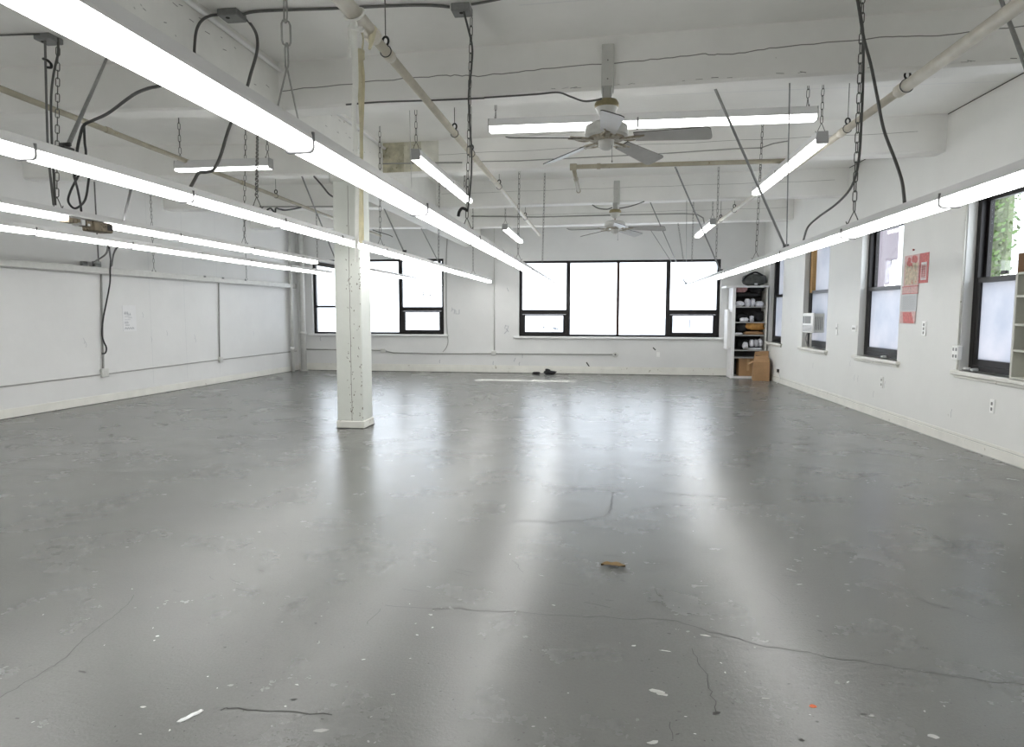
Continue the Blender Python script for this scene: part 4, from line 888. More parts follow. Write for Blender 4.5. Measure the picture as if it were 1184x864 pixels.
# corner risers
rt = thing('riser_pipe', 'thick white riser pipe in the back left corner', 'pipe', (lx(17) + .26, 16.98, 0))
b = MB(); b.tube([(lx(17) + .26, 16.98, .01), (lx(17) + .26, 16.98, BZ + .3)], .075, 0, 16); b.build('pipe_run', ['conduit_w'], rt)
b = MB(); b.tube([(lx(17) + .26, 16.98, .98), (lx(17) + .26, 16.98, 1.06)], .09, 0, 16); b.build('coupling', ['conduit_w'], rt)
b = MB(); b.tube([(lx(17) + .26, 16.98, .001), (lx(17) + .26, 16.98, .03)], .11, 0, 16); b.build('flange', ['conduit_w'], rt)
rt = thing('riser_pipe', 'thinner riser pipe against the left wall beside the thick one', 'pipe', (lx(16.7) + .1, 16.7, 0))
b = MB(); b.tube([(lx(16.7) + .1, 16.7, .01), (lx(16.7) + .1, 16.7, BZ + .3)], .045, 0, 14); b.build('pipe_run', ['conduit_w'], rt)
b = MB(); b.tube([(lx(16.7) + .1, 16.7, .56), (lx(16.7) + .1, 16.7, .66)], .06, 0, 14); b.build('coupling', ['conduit_w'], rt)

# ------------------------------------------------------------------ back wall fittings
def bw(p, off): q = yy(*p, YB - off); return Vector((q.x, YB - off, q.z))
def bw_conduit(label, pts, r=.014, matn='conduit_g'): return one('wall_conduit', label, 'conduit', [matn], lambda b: b.tube([bw(p, r + .002) for p in pts], r, 0, 8))
bw_conduit('conduit on the back wall from the left corner to the first outlet box', [(353, 404), (440, 405)], .013)
bw_conduit('conduit along the back wall between the left outlet box and the round one', [(446, 406), (455, 408), (514, 409), (571, 409), (640, 409.5), (709, 410)], .014)
bw_conduit('upright conduit on the back wall between the two windows', [(571.5, 262), (571.5, 405)], .010, 'conduit_w')
one('cable', 'thin cable curving down the back wall beside the column window', 'cable', ['conduit_g'], lambda b: b.tube(smooth_path([bw(p, .012) for p in ((518, 262), (516, 300), (516, 360), (517, 385), (518, 395), (516, 402), (512, 407))], 5), .011, 0, 7))
for label, px, py in (('white outlet box on the back wall just right of the column', 443, 405.5), ('white outlet box on the back wall at the foot of the upright conduit', 571, 408.5), ('round white outlet box on the back wall at the conduit end', 711.5, 410)):
    c = bw((px, py), 0)
    if 'round' in label:
        r = thing('outlet_box', label, 'outlet', c); b = MB(); b.lathe([(.001, .05), (.06, .05), (.07, .04), (.07, 0)], (0, 0, 0), 0, 20, Matrix.Translation(c) @ Matrix.Rotation(PI / 2, 4, 'X')); b.build('box', ['conduit_w'], r)
        b = MB(); b.lathe([(.001, .054), (.025, .054), (.025, .05)], (0, 0, 0), 0, 12, Matrix.Translation(c) @ Matrix.Rotation(PI / 2, 4, 'X')); b.build('cover', ['plate_d'], r)
    else: box_thing(label, c - Vector((.06, .05, .055)), c + Vector((.06, 0, .055)), lambda b: b.box(c + Vector((-.02, -.054, -.03)), c + Vector((.02, -.05, .03)), 0), 'conduit_w', 'outlet_box', None, 'outlet')
c = bw((761, 410), 0); box_thing('faint white socket plate on the back wall right of the round box', c - Vector((.04, .012, .06)), c + Vector((.04, 0, .06)), lambda b: b.box(c + Vector((-.012, -.016, -.03)), c + Vector((.012, -.012, .03)), 0), 'plate', 'socket_plate', None, 'outlet')
# rags by the back wall
p = zz(621, 432); p.y = 16.95
one('black_rag', 'small flat black scrap on the floor by the back wall', 'rag', ['black'], lambda b: b.lump((p.x, p.y, .03), (.20, .12, .06), 0, .4, 2, 2, 16, 8))
p2 = zz(637, 432); p2.y = 16.9
one('black_shoe', 'black crumpled shoe shape on the floor by the back wall', 'shoe', ['black'], lambda b: (b.lump((p2.x, p2.y, .05), (.30, .12, .10), 0, .35, 2, 4, 18, 10), b.lump((p2.x - .06, p2.y, .085), (.14, .11, .12), 0, .3, 2, 6, 14, 8)))

# ------------------------------------------------------------------ right wall fittings
def plate(label, px, py, w, h, slots, matn='plate'):
    q = rl(px, py); r = thing('switch_plate' if 'switch' in label else 'socket_plate', label, 'switch' if 'switch' in label else 'outlet', RM @ Vector((q.x, 0, q.z)))
    b = MB(); b.box((q.x - w, 0, q.z - h), (q.x + w, .012, q.z + h), 0, RM, .004); b.build('plate', [matn], r)
    b = MB()
    for dx, dz in slots: b.box((q.x + dx - .012, .012, q.z + dz - .017), (q.x + dx + .012, .016, q.z + dz + .017), 0, RM)
    b.build('slot', ['plate_d'], r); return r
plate('tall white switch plate on the right wall below the red calendar', 1069, 380, .05, .095, ((0, .05), (0, -.002), (0, -.055)))
plate('square white socket plate on the right wall, left of the calendar window', 988, 380, .085, .05, ((-.04, 0), (.04, 0), (0, 0)))
plate('slim white switch plate on the right wall, right of the air conditioner', 968, 381, .03, .10, ((0, .02),))
plate('white socket plate low on the right wall nearest the camera', 1148, 470, .04, .075, ((0, .03), (0, -.03)))
plate('white socket plate low on the right wall below the calendar window', 1020, 442, .045, .085, ((0, .035), (0, -.035)), 'wall_r')
q = rl(1109, 408)
r = thing('socket_box', 'white double socket box at the left edge of the ivy window', 'outlet', RM @ Vector((q.x, 0, q.z)))
b = MB(); b.box((q.x - .065, 0, q.z - .085), (q.x + .065, .05, q.z + .085), 0, RM, .006); b.build('box', ['plate'], r)
b = MB()
for dx in (-.03, .03):
    for dz in (-.04, .04): b.box((q.x + dx - .012, .05, q.z + dz - .018), (q.x + dx + .012, .054, q.z + dz + .018), 0, RM)
b.build('slot', ['clip'], r)
one('wall_conduit', 'upright white conduit at the left edge of the ivy window', 'conduit', ['base'], lambda b: (b.tube([RM @ Vector((q.x, .014, q.z + .08)), RM @ Vector((q.x, .014, 2.96))], .012, 0, 8), b.tube([RM @ Vector((q.x, .014, .90)), RM @ Vector((q.x, .014, q.z - .08))], .012, 0, 8)))
# crumbs on sills
for lab, px, py, k in (('small white scrap on the sill of the ivy window', 1117, 426, 'paper'), ('crumpled paper bit on the ivy window sill by the frame', 1126, 428, 'paperg'), ('white scrap lying on the sill of the calendar window', 1021, 413, 'paper')):
    q2_ = rl(px, py, -.06); one('paper_scrap', lab, 'scrap', [k], lambda b: b.lump(RM @ Vector((q2_.x, -.07, WZB + .02)), (.09, .05, .04), 0, .4, 2.5, px, 10, 6))
# calendar
c0 = rl(1048, 296); c1 = rl(1064.5, 293.5); cb = rl(1043, 372); cb1 = rl(1061, 371)
cal = thing('wall_calendar', 'red and gold paper calendar with a date sheet, hung on the right wall', 'calendar', RM @ Vector((c0.x, .01, cb.z)))
xl, xr = c0.x + .02, c1.x; zt = (c0.z + c1.z) / 2; zm = rl(1054, 331).z; zb = cb.z - .02
b = MB(); b.box((xr, .004, zm), (xl, .009, zt), 0, RM); b.box((xr + .035, .009, zm + .02), (xl - .03, .0096, zt - .11), 1, RM)
for i in range(14): b.lathe([(.001, .0), (rnd.uniform(.02, .05), 0)], (0, 0, 0), 2, 8, RM @ Matrix.Translation((rnd.uniform(xr + .06, xl - .06), .0100 + i * .00004, rnd.uniform(zt - .13, zt - .03))) @ Matrix.Rotation(-PI / 2, 4, 'X'))
b.build('picture', ['pinkp', 'gold', 'red'], cal)
b = MB(); b.box((xr, .004, zm - .008), (xl + .02, .016, zm + .002), 0, RM); b.box((xr, .004, zm - .105), (xl + .02, .012, zm - .095), 0, RM); b.build('binding_strip', ['red'], cal)
b = MB(); b.box((xr, .004, zm - .095), (xl + .03, .009, zm - .008), 1, RM); b.box((xr + .02, .006, zb + .16), (xl + .05, .010, zm - .105), 0, RM); b.build('date_sheet', ['paperg', 'pinkp'], cal)
b = MB()
for i in range(9):
    z = zm - .14 - i * (zm - .105 - zb - .20) / 9; n = 14; scrib(b, RM @ Matrix.Translation((0, .0105, 0)), [[(xr + .05 + (xl - xr - .06) * j / n, z + .008 * (1 if j % 2 else -1)) for j in range(n + 1)]], .007, 0)
b.build('printed_lines', ['ink_f'], cal)
b = MB(); b.box((xr + .03, .006, zb), (xl + .05, .011, zb + .16), 1, RM); b.add([(xr + .06, .0116, zb), (xr + .14, .0116, zb + .15), (xl - .02, .0116, zb + .15), (xl - .06, .0116, zb)], [(0, 1, 2, 3)], 0, False, RM); b.build('bottom_panel', ['red', 'pinkp'], cal)
b = MB(); b.lathe([(.001, .02), (.012, .018), (.012, 0)], (0, 0, 0), 0, 10, RM @ Matrix.Translation((rl(1057, 289).x, 0, rl(1057, 289).z)) @ Matrix.Rotation(-PI / 2, 4, 'X')); b.build('nail', ['red'], cal)
d0 = rl(1066, 293); d1 = rl(1075, 292); db = rl(1071, 327)
ps = thing('red_banner', 'narrow red and white paper banner right of the calendar', 'banner', RM @ Vector((d0.x, .003, db.z)))
b = MB(); b.box((d1.x, .001, db.z), (d0.x + .04, .004, d0.z), 0, RM); b.build('sheet', ['red'], ps)
b = MB(); b.box((d1.x + .05, .004, db.z + .04), (d0.x - .01, .0046, d0.z - .12), 0, RM)
b.build('white_panel', ['paper'], ps)
b = MB()
for i in range(6): z = db.z + .08 + i * (d0.z - db.z - .22) / 6; scrib(b, RM @ Matrix.Translation((0, .005, 0)), [[(d1.x + .07 + .02 * j, z + .02 * (1 if j % 2 else -1)) for j in range(6)]], .016, 0)
b.build('printed_marks', ['red'], ps)
# air conditioner in window 4
a0, a1 = WIN[1]
acs = a1 - .56; az0, az1 = 1.20, 1.56
ac = thing('air_conditioner', 'beige window air conditioner unit set in the right wall window', 'air conditioner', RM @ Vector((acs, .1, az0)))
b = MB(); b.box((acs - .28, -.3, az0), (acs + .28, .05, az1), 0, RM, .012); b.build('body', ['ac'], ac)
b = MB(); b.box((acs - .29, .05, az0 - .01), (acs + .29, .085, az1 + .01), 0, RM, .012); fp = b.build('front_panel', ['plate'], ac)
b = MB(); b.box((acs - .18, .085, az0 + .17), (acs + .16, .09, az1 - .05), 0, RM)
for i in range(6): b.box((acs - .26, .085, az0 + .02 + i * .02), (acs + .26, .091, az0 + .028 + i * .02), 0, RM)
b.build('grille', ['ac_d'], ac)
b = MB(); b.box((acs + .19, .085, az0 + .17), (acs + .26, .093, az1 - .05), 0, RM, .003); b.build('control_panel', ['clip'], ac)
b = MB()
for i in range(5): b.box((acs - .284, -.09 + i * .028, az0 + .05), (acs - .279, -.08 + i * .028, az1 - .06), 0, RM)
b.build('side_vent', ['ac_d'], ac)
one('support_stand', 'pale metal stand with hoses under the air conditioner', 'stand', ['base', 'conduit_g'], lambda b: (b.tube([RM @ Vector((acs + .10, -.02, WZB)), RM @ Vector((acs + .10, -.02, az0 + .005))], .02, 0, 8), b.tube([RM @ Vector((acs + .22, .02, WZB)), RM @ Vector((acs + .22, .02, az0 + .005))], .018, 0, 8), b.tube(smooth_path([RM @ Vector(p) for p in ((acs + .16, .02, az0), (acs + .18, .05, az0 - .12), (acs + .14, .04, WZB + .1), (acs + .16, .0, WZB + .012))], 5), .014, 1, 7), b.box((acs + .04, -.08, WZB), (acs + .28, .06, WZB + .012), 0, RM)))
# plug and cord in the corner
one('power_cord', 'white cord with a black plug low on the right wall by the box', 'cord', ['plate', 'black_pl'], lambda b: (b.tube(smooth_path([RM @ Vector((rl(899.5, 430, .02).x, .03, rl(899.5, 430, .02).z)), RM @ Vector((rl(901.5, 434, .04).x, .05, .17)), RM @ Vector((rl(901.8, 438, .04).x, .06, .08)), RM @ Vector((rl(900.5, 443, .05).x, .10, .01))], 5), .008, 0, 6), b.box(*[(rl(899.5, 429, .02).x + s * .035, .022 + .02 * s, rl(899.5, 429, .02).z + s * .04) for s in (-1, 1)], 1, RM, .005)))

# ------------------------------------------------------------------ corner shelving
SY = 16.62
sx0 = yy(845.5, 400, SY).x; sx1 = yy(886, 400, SY).x; SD = YB - SY - .03
sh = thing('bookcase', 'tall white bookcase crammed with bundles in the back right corner', 'bookcase', ((sx0 + sx1) / 2, SY + SD / 2, 0))
zT = yy(866, 331, SY).z; pw = .075
b = MB(); b.box((sx0, SY, 0), (sx0 + pw, SY + SD, zT - .03), 0, None, .004); b.build('side_panel', ['shelf'], sh)
b = MB(); b.box((sx1 - .03, SY, 0), (sx1, SY + SD, zT - .03), 0, None, .004); b.build('side_panel', ['base'], sh)
b = MB(); b.box((sx0 - .17, SY - .04, zT - .03), (sx1 + .01, SY + SD, zT + .01), 0, None, .004); b.build('top_board', ['shelf'], sh)
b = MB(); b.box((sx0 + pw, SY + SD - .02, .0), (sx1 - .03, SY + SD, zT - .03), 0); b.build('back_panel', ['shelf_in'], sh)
SZ = [yy(866, py, SY).z for py in (354.5, 372.5, 387, 408, 413.5)]
SZ = [yy(866, 354.5, SY).z, yy(866, 372.5, SY).z, yy(866, 387.5, SY).z, yy(866, 405, SY).z, yy(866, 413.5, SY).z]
for z in SZ: b = MB(); b.box((sx0 + pw, SY + .01, z - .022), (sx1 - .03, SY + SD - .02, z), 0, None, .003); b.build('shelf', ['shelf_s'], sh)
b = MB(); b.box((sx0 + pw, SY + .01, .0), (sx1 - .03, SY + SD - .02, .05), 0, None, .003); b.build('bottom_board', ['shelf'], sh)
bd = thing('white_board', 'white board leaning against the left side of the bookcase', 'board', (sx0 - .06, SY + .2, .8))
b = MB(); zb0, zb1 = yy(842, 404, SY).z, yy(842, 358, SY).z
b.box((sx0 - .105, SY + .03, zb0), (sx0 - .05, SY + .45, zb1), 0, None, .004); b.build('front_sheet', ['shelf'], bd)
b = MB(); b.box((sx0 - .048, SY + .05, zb0 + .03), (sx0 - .002, SY + .47, zb1 - .05), 0, None, .004); b.build('rear_sheet', ['paper'], bd)
def bundle(name, label, cat, matn, px, py, wpx, hpx, zbase, dy=.2, amp=.3, seed=1, group=None):
    Yc = SY + dy; p = yy(px, py, Yc); q = yy(px + wpx, py, Yc); r_ = yy(px, py - hpx, Yc); w_ = q.x - p.x; h_ = r_.z - p.z
    xa, xb = sx0 + pw + .005, sx1 - .035
    w_ = min(w_, 2 * (p.x - xa) / 1.0 if p.x - xa < xb - p.x else 2 * (xb - p.x))
    w_ = max(w_, .08)
    return one(name, label, cat, [matn], lambda b: b.lump((p.x, Yc, zbase + h_ * .5), (w_ * .97, .22, h_), 0, amp, 2.2, seed, 20, 12), group)
zc1 = zT - .03
bt = thing('duffel_bag', 'dark grey soft bag lying on top of the bookcase', 'bag', (yy(872, 331, SY + .25).x, SY + .25, zT + .01))
pb = yy(872.5, 331, SY + .22); pb.x -= .07
b = MB(); b.lump((pb.x + .06, SY + .24, zT + .01 + .15), (.56, .36, .28), 0, .08, 1.6, 3, 28, 16); b.build('body', ['grey'], bt)
b = MB(); b.tube(smooth_path([(pb.x - .24, SY + .12, zT + .12), (pb.x - .14, SY + .10, zT + .25), (pb.x + .05, SY + .09, zT + .33), (pb.x + .22, SY + .10, zT + .26)], 5), .022, 0, 7); b.build('strap', ['black'], bt)
b = MB(); b.lump((pb.x + .06, SY + .035, zT + .05), (.08, .03, .04), 0, .2, 2, 1, 10, 6, False); b.build('tag', ['whitef'], bt)
bundle('folded_cloth', 'pink folded cloth bundle on the highest shelf of the bookcase', 'bundle', 'pinkf', 857, 340, 13, 6, SZ[0] + .34, .15, .3, 3)
bundle('black_bundle', 'black soft bundle at the right of the highest bookcase shelf', 'bundle', 'black', 874, 342, 17, 8, SZ[0] + .34, .2, .3, 8)
bundle('black_bundle', 'flat black folded cloth under the pink bundle', 'bundle', 'black', 864, 345, 32, 5, SZ[0] + .23, .2, .15, 9)
bundle('wrapped_roll', 'white wrapped parcel at the left of the highest bookcase shelf', 'parcel', 'whitef', 855, 354, 11, 6, SZ[0], .1, .3, 4)
bundle('wrapped_roll', 'upright white wrapped parcel in the middle of the highest bookcase shelf', 'parcel', 'whitef', 864, 354, 6, 9, SZ[0], .1, .2, 5)
bundle('wrapped_roll', 'second upright white parcel right of the middle one on that shelf', 'parcel', 'whitef', 870, 354, 5, 9, SZ[0], .1, .2, 6)
bundle('wrapped_roll', 'long white wrapped parcel at the right of the highest bookcase shelf', 'parcel', 'whitef', 877.5, 354, 10, 6, SZ[0], .1, .2, 7)
bundle('black_bundle', 'black bundle filling the left of the second bookcase shelf', 'bundle', 'black', 858, 372, 18, 10, SZ[1], .3, .3, 11)
bundle('black_bundle', 'tall black bundle at the right of the second bookcase shelf', 'bundle', 'black', 876, 372, 15, 13, SZ[1], .25, .3, 12)
bundle('white_cloth', 'small white cloth on the second bookcase shelf, left part', 'cloth', 'whitef', 860, 372, 9, 5, SZ[1], .08, .4, 13)
bundle('white_cloth', 'narrow white cloth standing in the middle of the second bookcase shelf', 'cloth', 'whitef', 869, 372, 4, 7, SZ[1], .07, .4, 14)
bundle('black_bundle', 'black bundle at the left of the third bookcase shelf', 'bundle', 'black', 857, 387, 13, 10, SZ[2] + .08, .2, .3, 15)
bundle('orange_cloth', 'orange crumpled fabric on the third bookcase shelf', 'cloth', 'orange', 873, 382, 20, 9, SZ[2] + .12, .15, .4, 16)
bundle('folded_cloth', 'flat tan cloth below the orange fabric', 'cloth', 'card', 871, 386, 22, 4, SZ[2], .15, .15, 17)
bundle('folded_cloth', 'flat white cloth at the left front of the third bookcase shelf', 'cloth', 'whitef', 854, 387, 9, 2.6, SZ[2], .09, .15, 27)
bundle('black_bundle', 'black heap filling the back of the fourth bookcase shelf', 'bundle', 'black', 866, 404, 34, 13, SZ[3], .38, .2, 18)
bundle('wrapped_roll', 'white roll at the left of the fourth bookcase shelf', 'parcel', 'whitef', 861.5, 404, 6, 8, SZ[3] + .02, .09, .25, 19)
bundle('wrapped_roll', 'white roll in the middle of the fourth bookcase shelf', 'parcel', 'whitef', 869, 400, 5, 8, SZ[3] + .08, .12, .25, 20)
bundle('wrapped_roll', 'white roll third along the fourth bookcase shelf', 'parcel', 'whitef', 874, 400, 4, 8, SZ[3] + .08, .12, .25, 21)
bundle('wrapped_roll', 'white roll at the right end of the fourth bookcase shelf', 'parcel', 'whitef', 878.5, 400, 5, 9, SZ[3] + .08, .12, .25, 22)
bundle('folded_cloth', 'flat white sheet under the rolls on the fourth bookcase shelf', 'cloth', 'whitef', 872, 404, 19, 2.8, SZ[3], .14, .12, 23)
def carton(name, label, c, sz, rz, matn, flaps=True, tape=True, tilt=0):
    Mx = Matrix.Translation(c) @ Matrix.Rotation(rz, 4, 'Z') @ Matrix.Rotation(tilt, 4, 'X'); w_, d_, h_ = sz; t = .008
    root = thing(name, label, 'box', c)
    b = MB(); b.box((-w_ / 2, -d_ / 2, 0), (w_ / 2, d_ / 2, t), 0, Mx)
    b.box((-w_ / 2, -d_ / 2, t), (-w_ / 2 + t, d_ / 2, h_), 0, Mx); b.box((w_ / 2 - t, -d_ / 2, t), (w_ / 2, d_ / 2, h_), 0, Mx); b.box((-w_ / 2 + t, -d_ / 2, t), (w_ / 2 - t, -d_ / 2 + t, h_), 0, Mx); b.box((-w_ / 2 + t, d_ / 2 - t, t), (w_ / 2 - t, d_ / 2, h_), 0, Mx)
    b.build('body', [matn], root)
    if flaps:
        for e, (ax, sgn, L_) in enumerate((('Y', -1, d_), ('Y', 1, d_), ('X', -1, w_), ('X', 1, w_))):
            o = Matrix.Translation((sgn * w_ / 2 if ax == 'Y' else 0, sgn * d_ / 2 if ax == 'X' else 0, h_)) @ Matrix.Rotation((.9 if e % 2 else .5) * sgn * (1 if ax == 'Y' else -1), 4, ax)
            b = MB()
            if ax == 'Y': b.box((-.003, -d_ / 2 + .005, 0), (.003, d_ / 2 - .005, w_ * .42), 0, Mx @ o)
            else: b.box((-w_ / 2 + .005, -.003, 0), (w_ / 2 - .005, .003, d_ * .38), 0, Mx @ o)
            b.build('flap', [matn], root)
    if tape: b = MB(); b.box((-.03, -d_ / 2 - .001, h_ * .3), (.03, -d_ / 2, h_), 0, Mx); b.build('tape', ['tape'], root)
    return root
p = yy(863, 434, SY + .25); carton('cardboard_box', 'brown cardboard box inside the lowest bay of the bookcase', Vector((p.x, SY + .27, .05)), (.42, .36, .44), 0, 'card', False)
bk = zz(880, 440.5); bk.z = 0
bx = thing('cardboard_box', 'open brown cardboard box on the floor in front of the bookcase', 'box', bk)
Mx = Matrix.Translation(bk + Vector((.02, .16, 0))) @ Matrix.Rotation(-.12, 4, 'Z')
b = MB(); w_, d_, h_, t = .36, .34, .44, .008
b.box((-w_ / 2, -d_ / 2, 0), (w_ / 2, d_ / 2, t), 0, Mx); b.box((-w_ / 2, -d_ / 2, t), (-w_ / 2 + t, d_ / 2, h_), 0, Mx); b.box((w_ / 2 - t, -d_ / 2, t), (w_ / 2, d_ / 2, h_ + .02), 1, Mx); b.box((-w_ / 2 + t, -d_ / 2, t), (w_ / 2 - t, -d_ / 2 + t, h_), 0, Mx); b.box((-w_ / 2 + t, d_ / 2 - t, t), (w_ / 2 - t, d_ / 2, h_ + .02), 0, Mx); b.build('body', ['card', 'card_d'], bx)
for nm, vs in (('flap', [(-w_ / 2, -d_ / 2, h_), (w_ / 2, -d_ / 2, h_), (w_ / 2 - .02, d_ / 2 - .06, h_ + .14), (-w_ / 2 + .05, d_ / 2 - .06, h_ + .12)]), ('flap', [(-w_ / 2, -d_ / 2, h_), (-w_ / 2, d_ / 2, h_), (-w_ / 2 - .11, d_ / 2 - .02, h_ - .06), (-w_ / 2 - .11, -d_ / 2 + .02, h_ - .07)]), ('flap', [(-w_ / 2 + .02, d_ / 2, h_ + .02), (w_ / 2, d_ / 2, h_ + .02), (w_ / 2, d_ / 2 + .02, h_ + .24), (-w_ / 2 + .06, d_ / 2 + .02, h_ + .22)])):
    b = MB(); vs2 = [Vector(v) + Vector((.004, .004, -.005)) for v in vs]; b.add(vs + vs2, [(0, 1, 2, 3), (7, 6, 5, 4), (0, 4, 5, 1), (1, 5, 6, 2), (2, 6, 7, 3), (3, 7, 4, 0)], 0, False, Mx); b.build(nm, ['card'], bx)
b = MB(); b.box((-.11, d_ / 2 + .0165, h_ + .04), (.02, d_ / 2 - .005, h_ + .13), 0, Mx); b.build('hand_hole', ['scuff'], bx)

# cream shelf unit at right edge, standing on the sill line
s1 = rl(1168, 330, .12); sxa = s1.x
SU0, SU1 = 6.94, rl(1171, 380, .36).x
zs0 = rl(1170, 436, .3).z
zs0 = WZB + .002
zs1 = rl(1172, 315, .2).z
su = thing('open_shelf_unit', 'cream open shelf unit standing on the ivy window sill at the right edge', 'shelf', RM @ Vector(((SU0 + SU1) / 2, -.04, zs0)))
yb0, yb1 = -.095, .075
def sub(b, a, c, k=0): b.box(a, c, k, RM, .003)
SU1 = rl(1165, 380, -.02).x
SU1 = min(SU1, 7.45)
b = MB(); sub(b, (SU1 - .035, yb0, zs0), (SU1, yb1, zs1)); b.build('side_panel', ['shelf_g'], su)
b = MB(); sub(b, (SU0, yb0, zs0), (SU0 + .035, yb1, zs1)); b.build('side_panel', ['shelf_g'], su)
b = MB(); sub(b, (SU0 + .035, yb0, zs0), (SU1 - .035, yb0 + .012, zs1)); b.build('back_panel', ['shelf_g'], su)
zsh = [zs0 + .012 + (zs1 - zs0) * f for f in (0, .26, .505, .77, .985)]
for z in zsh: b = MB(); sub(b, (SU0 + .035, yb0 + .012, z - .012), (SU1 - .035, yb1, z + .012)); b.build('shelf', ['shelf_g'], su)
one('plastic_bag', 'white plastic bag in the highest bay of the cream shelf unit', 'bag', ['whitef'], lambda b: b.lump(RM @ Vector((SU1 - .25, -.03, zsh[3] + .012 + .06)), (.13, .14, .12), 0, .3, 2, 6, 14, 8))
one('black_case', 'black case in the third bay of the cream shelf unit', 'case', ['black_pl'], lambda b: (b.box((SU1 - .40, -.07, zsh[1] + .013), (SU1 - .16, .02, zsh[1] + .19), 0, RM, .01), b.box((SU1 - .32, .02, zsh[1] + .10), (SU1 - .24, .03, zsh[1] + .13), 0, RM, .003)))
one('black_case', 'black case in the second bay of the cream shelf unit', 'case', ['black_pl'], lambda b: (b.box((SU1 - .43, -.07, zsh[2] + .013), (SU1 - .2, .02, zsh[2] + .17), 0, RM, .01), b.box((SU1 - .36, .02, zsh[2] + .09), (SU1 - .28, .03, zsh[2] + .12), 0, RM, .003)))
q = RM @ Vector((SU1 - .13, -.03, zs1 + .003))
carton('cardboard_box', 'brown cardboard box on top of the cream shelf unit', q, (.155, .34, .20), -.03, 'card_d', False)

# ------------------------------------------------------------------ floor litter
p = zz(709, 655)
def leaf(b):
    P = []; n = 9
    for i in range(n):
        t = i / (n - 1); x = -.075 + .15 * t; w_ = .030 * math.sin(PI * t) ** .7 * (1 + .3 * math.sin(11 * t)) + .001
        for s in (-1, 0, 1): P.append((p.x + x, p.y + w_ * s + .01 * math.sin(4 * t), .004 + .009 * abs(s) + .004 * math.sin(7 * t) ** 2))
    b.add(P, [(i * 3 + j, i * 3 + 3 + j, i * 3 + 4 + j, i * 3 + 1 + j) for i in range(n - 1) for j in (0, 1)] , 0, True)
    P2 = [(v[0], v[1], v[2] - .003) for v in P]; b.add(P2, [(i * 3 + 1 + j, i * 3 + 4 + j, i * 3 + 3 + j, i * 3 + j) for i in range(n - 1) for j in (0, 1)], 0, True)
one('dry_leaf', 'dry brown curled leaf on the floor near the photo centre', 'leaf', ['leaf'], leaf)
p3 = zz(220, 829)
sc = [(-.05, -.006), (-.03, -.012), (-.012, -.009), (.012, -.014), (.034, -.010), (.048, -.012), (.052, .004), (.03, .011), (.008, .009), (-.02, .012), (-.044, .008)]
one('paper_scrap', 'white torn paper strip on the floor at lower left', 'scrap', ['paper'], lambda b: b.prism([(x, y) for x, y in sc], .001, .003, 0, Matrix.Translation(p3) @ Matrix.Rotation(1.05, 4, 'Z') @ Matrix.Rotation(PI / 2, 4, 'X')))

# ------------------------------------------------------------------ outside
def outside(name, label, cat='building'):
    return thing(name, label, cat, (0, YB + 14, -8))
eb = outside('exterior_building', 'pale overexposed building facing the back windows')
BY = YB + 13
b = MB(); b.box((-40, BY, -10), (2.2, BY + 8, 30), 0); b.box((2.2, BY, -10), (5.9, BY + 8, 17.9), 0); b.box((5.9, BY, -10), (24, BY + .8, 30), 0); b.build('facade', ['facade'], eb)  # stepped roofline, out of view, shaped to let in one strip of sun
for px0, px1, py0, py1 in ((640, 682, 369, 392), (740, 797, 369, 392), (640, 680, 338, 340), (742, 790, 338, 340), (683, 686, 322, 352), (431, 455, 354, 355), (455, 457, 340, 356), (360, 385, 354, 386), (797, 800, 350, 380)):
    p0 = yy(px0, py0, BY); p1 = yy(px1, py1, BY)
    b = MB(); b.box((p0.x, BY - .06, p1.z), (p1.x, BY + .05, p0.z), 0); b.build('window', ['facade_w'], eb)
rbx = 9.6
def rxp(px, py): return xx(px, py, rbx)
q0 = rxp(1038, 300)
lb = thing('exterior_lilac_building', 'grey lilac building seen through the upper calendar window', 'building', (rbx, q0.y, -8))
zs_ = rxp(1034, 300).z
def foot(b, y0, y1, x1, z0, z1):      # a block whose end wall runs back at a slant
    k = x1 / rbx; P = [(rbx, y0), (x1, y0 * k + .4), (x1, max(y1, y0 * k + .6)), (rbx, y1)]
    vs = [(x, y, z0) for x, y in P] + [(x, y, z1) for x, y in P]
    b.add(vs, [(0, 4, 5, 1), (1, 5, 6, 2), (2, 6, 7, 3), (3, 7, 4, 0), (4, 7, 6, 5), (0, 1, 2, 3)], 0)
b = MB(); foot(b, q0.y, BY - .1, 11.2, zs_, 22); foot(b, rxp(1030, 300).y, BY - .1, 11.2, -10, zs_); b.build('upper_wall', ['lilac'], lb)  # unseen upper part raised to keep the sun off the right windows
b = MB(); foot(b, q0.y - .2, rxp(1030, 300).y - .1, 10.2, -10, zs_ - .02); b.build('lower_wall', ['facade'], lb)
iv = thing('exterior_ivy', 'green ivy climbing a wall outside the right window with the brown box', 'ivy', (8, 15, -2))
ix = 7.6; i0 = xx(1162, 260, ix); i1 = xx(1138, 260, ix)
print('IVY', i0, i1)
b = MB(); b.box((ix + .1, i0.y + .1, -6), (ix + .2, i1.y + 1.2, 9), 0); b.build('ivy_wall', ['ivy2'], iv)
b = MB()
for i in range(4200):
    Y = rnd.uniform(i0.y, i1.y + 1.2); z = rnd.uniform(.8, 7); s_ = rnd.uniform(.03, .07)
    c = Vector((ix + rnd.uniform(-.12, .24), Y + rnd.uniform(-.12, 0), z)); a = Vector((rnd.uniform(-1, 1), rnd.uniform(-1, 1), rnd.uniform(-1, 1))).normalized(); u = a.orthogonal().normalized() * s_; v = a.cross(u)
    b.add([c - u, c - v * .6, c + u, c + v * .6], [(0, 1, 2, 3)], i % 3 == 0)
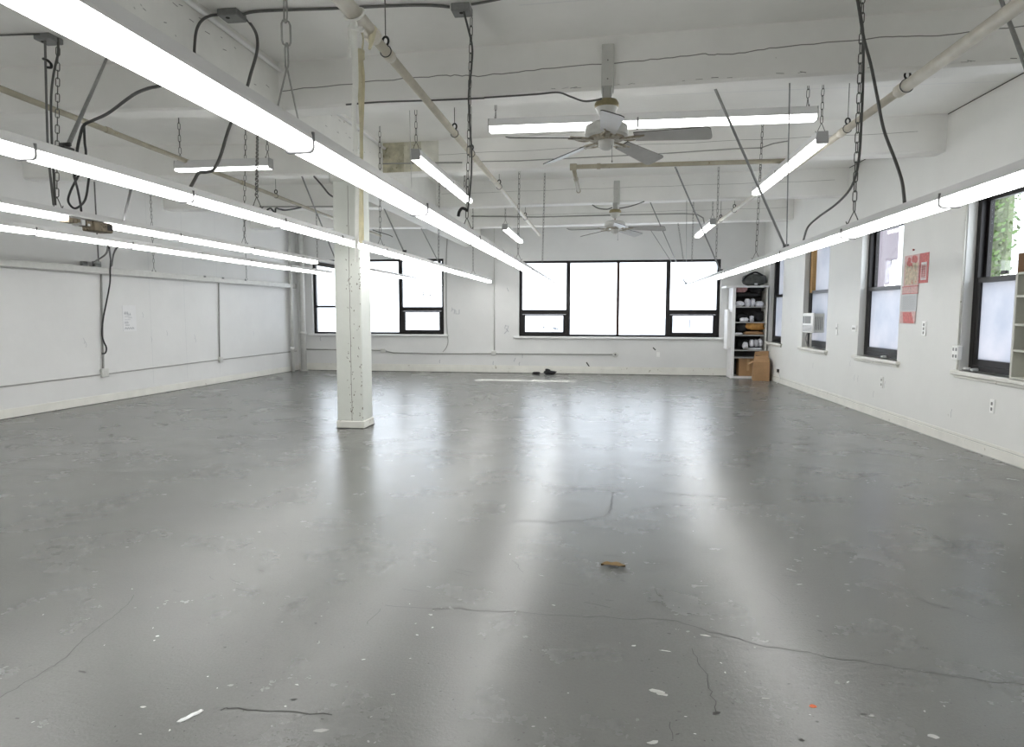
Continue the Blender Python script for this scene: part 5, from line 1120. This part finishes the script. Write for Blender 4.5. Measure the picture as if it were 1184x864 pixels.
lv = b.build('leaves', ['ivy1', 'ivy2'], iv); lv['kind'] = 'stuff'

# ------------------------------------------------------------------ light
w = bpy.data.worlds.new('world'); S.world = w; w.use_nodes = True; nt = w.node_tree; bg = nt.nodes['Background']
tc = nt.nodes.new('ShaderNodeTexCoord'); sp = nt.nodes.new('ShaderNodeSeparateXYZ'); nt.links.new(tc.outputs['Generated'], sp.inputs[0])
rp = nt.nodes.new('ShaderNodeValToRGB'); e = rp.color_ramp.elements; e[0].position = 0; e[0].color = (.93, .95, 1.0, 1); e[1].position = .7; e[1].color = (.74, .85, 1.0, 1)
nt.links.new(sp.outputs['Z'], rp.inputs['Fac']); nt.links.new(rp.outputs[0], bg.inputs['Color']); bg.inputs['Strength'].default_value = 4.8
sd = bpy.data.lights.new('sun', 'SUN'); sd.energy = 24; sd.angle = math.radians(.5); sd.color = (1, .96, .9)
so = bpy.data.objects.new('sun', sd); COL.objects.link(so); so.location = (0, 30, 40)
so.rotation_euler = (-Vector((.42, 1, 1.21))).to_track_quat('-Z', 'Y').to_euler()
GR = {'chain': 'chains holding the lights', 'rod': 'steel stay rods', 'ceiling fan': 'ceiling fans', 'parcel': 'white parcels in the bookcase', 'bundle': 'bundles in the bookcase', 'cloth': 'cloths in the bookcase',
      'box': 'cardboard boxes', 'outlet': 'wall outlets', 'switch': 'wall switches', 'pipe': 'painted pipes', 'cable': 'hanging cables', 'conduit': 'conduits on walls and beams', 'case': 'black cases in the cream shelf unit', 'scrap': 'paper scraps', 'junction box': 'junction boxes'}
for o in S.objects:
    c = o.get('category')
    if o.parent is None and c and not o.get('group'):
        if c == 'ceiling light': o['group'] = 'long rows of strip lights' if o.name.startswith('strip_light_row') else 'short strip lights near the ceiling'
        elif c in GR: o['group'] = GR[c]
S.view_settings.view_transform = 'Standard'; S.view_settings.look = 'None'; S.view_settings.gamma = 1; S.view_settings.use_curve_mapping = False
S.view_settings.exposure = 0.22
S.cycles.max_bounces = 10; S.cycles.diffuse_bounces = 6; S.cycles.transparent_max_bounces = 12
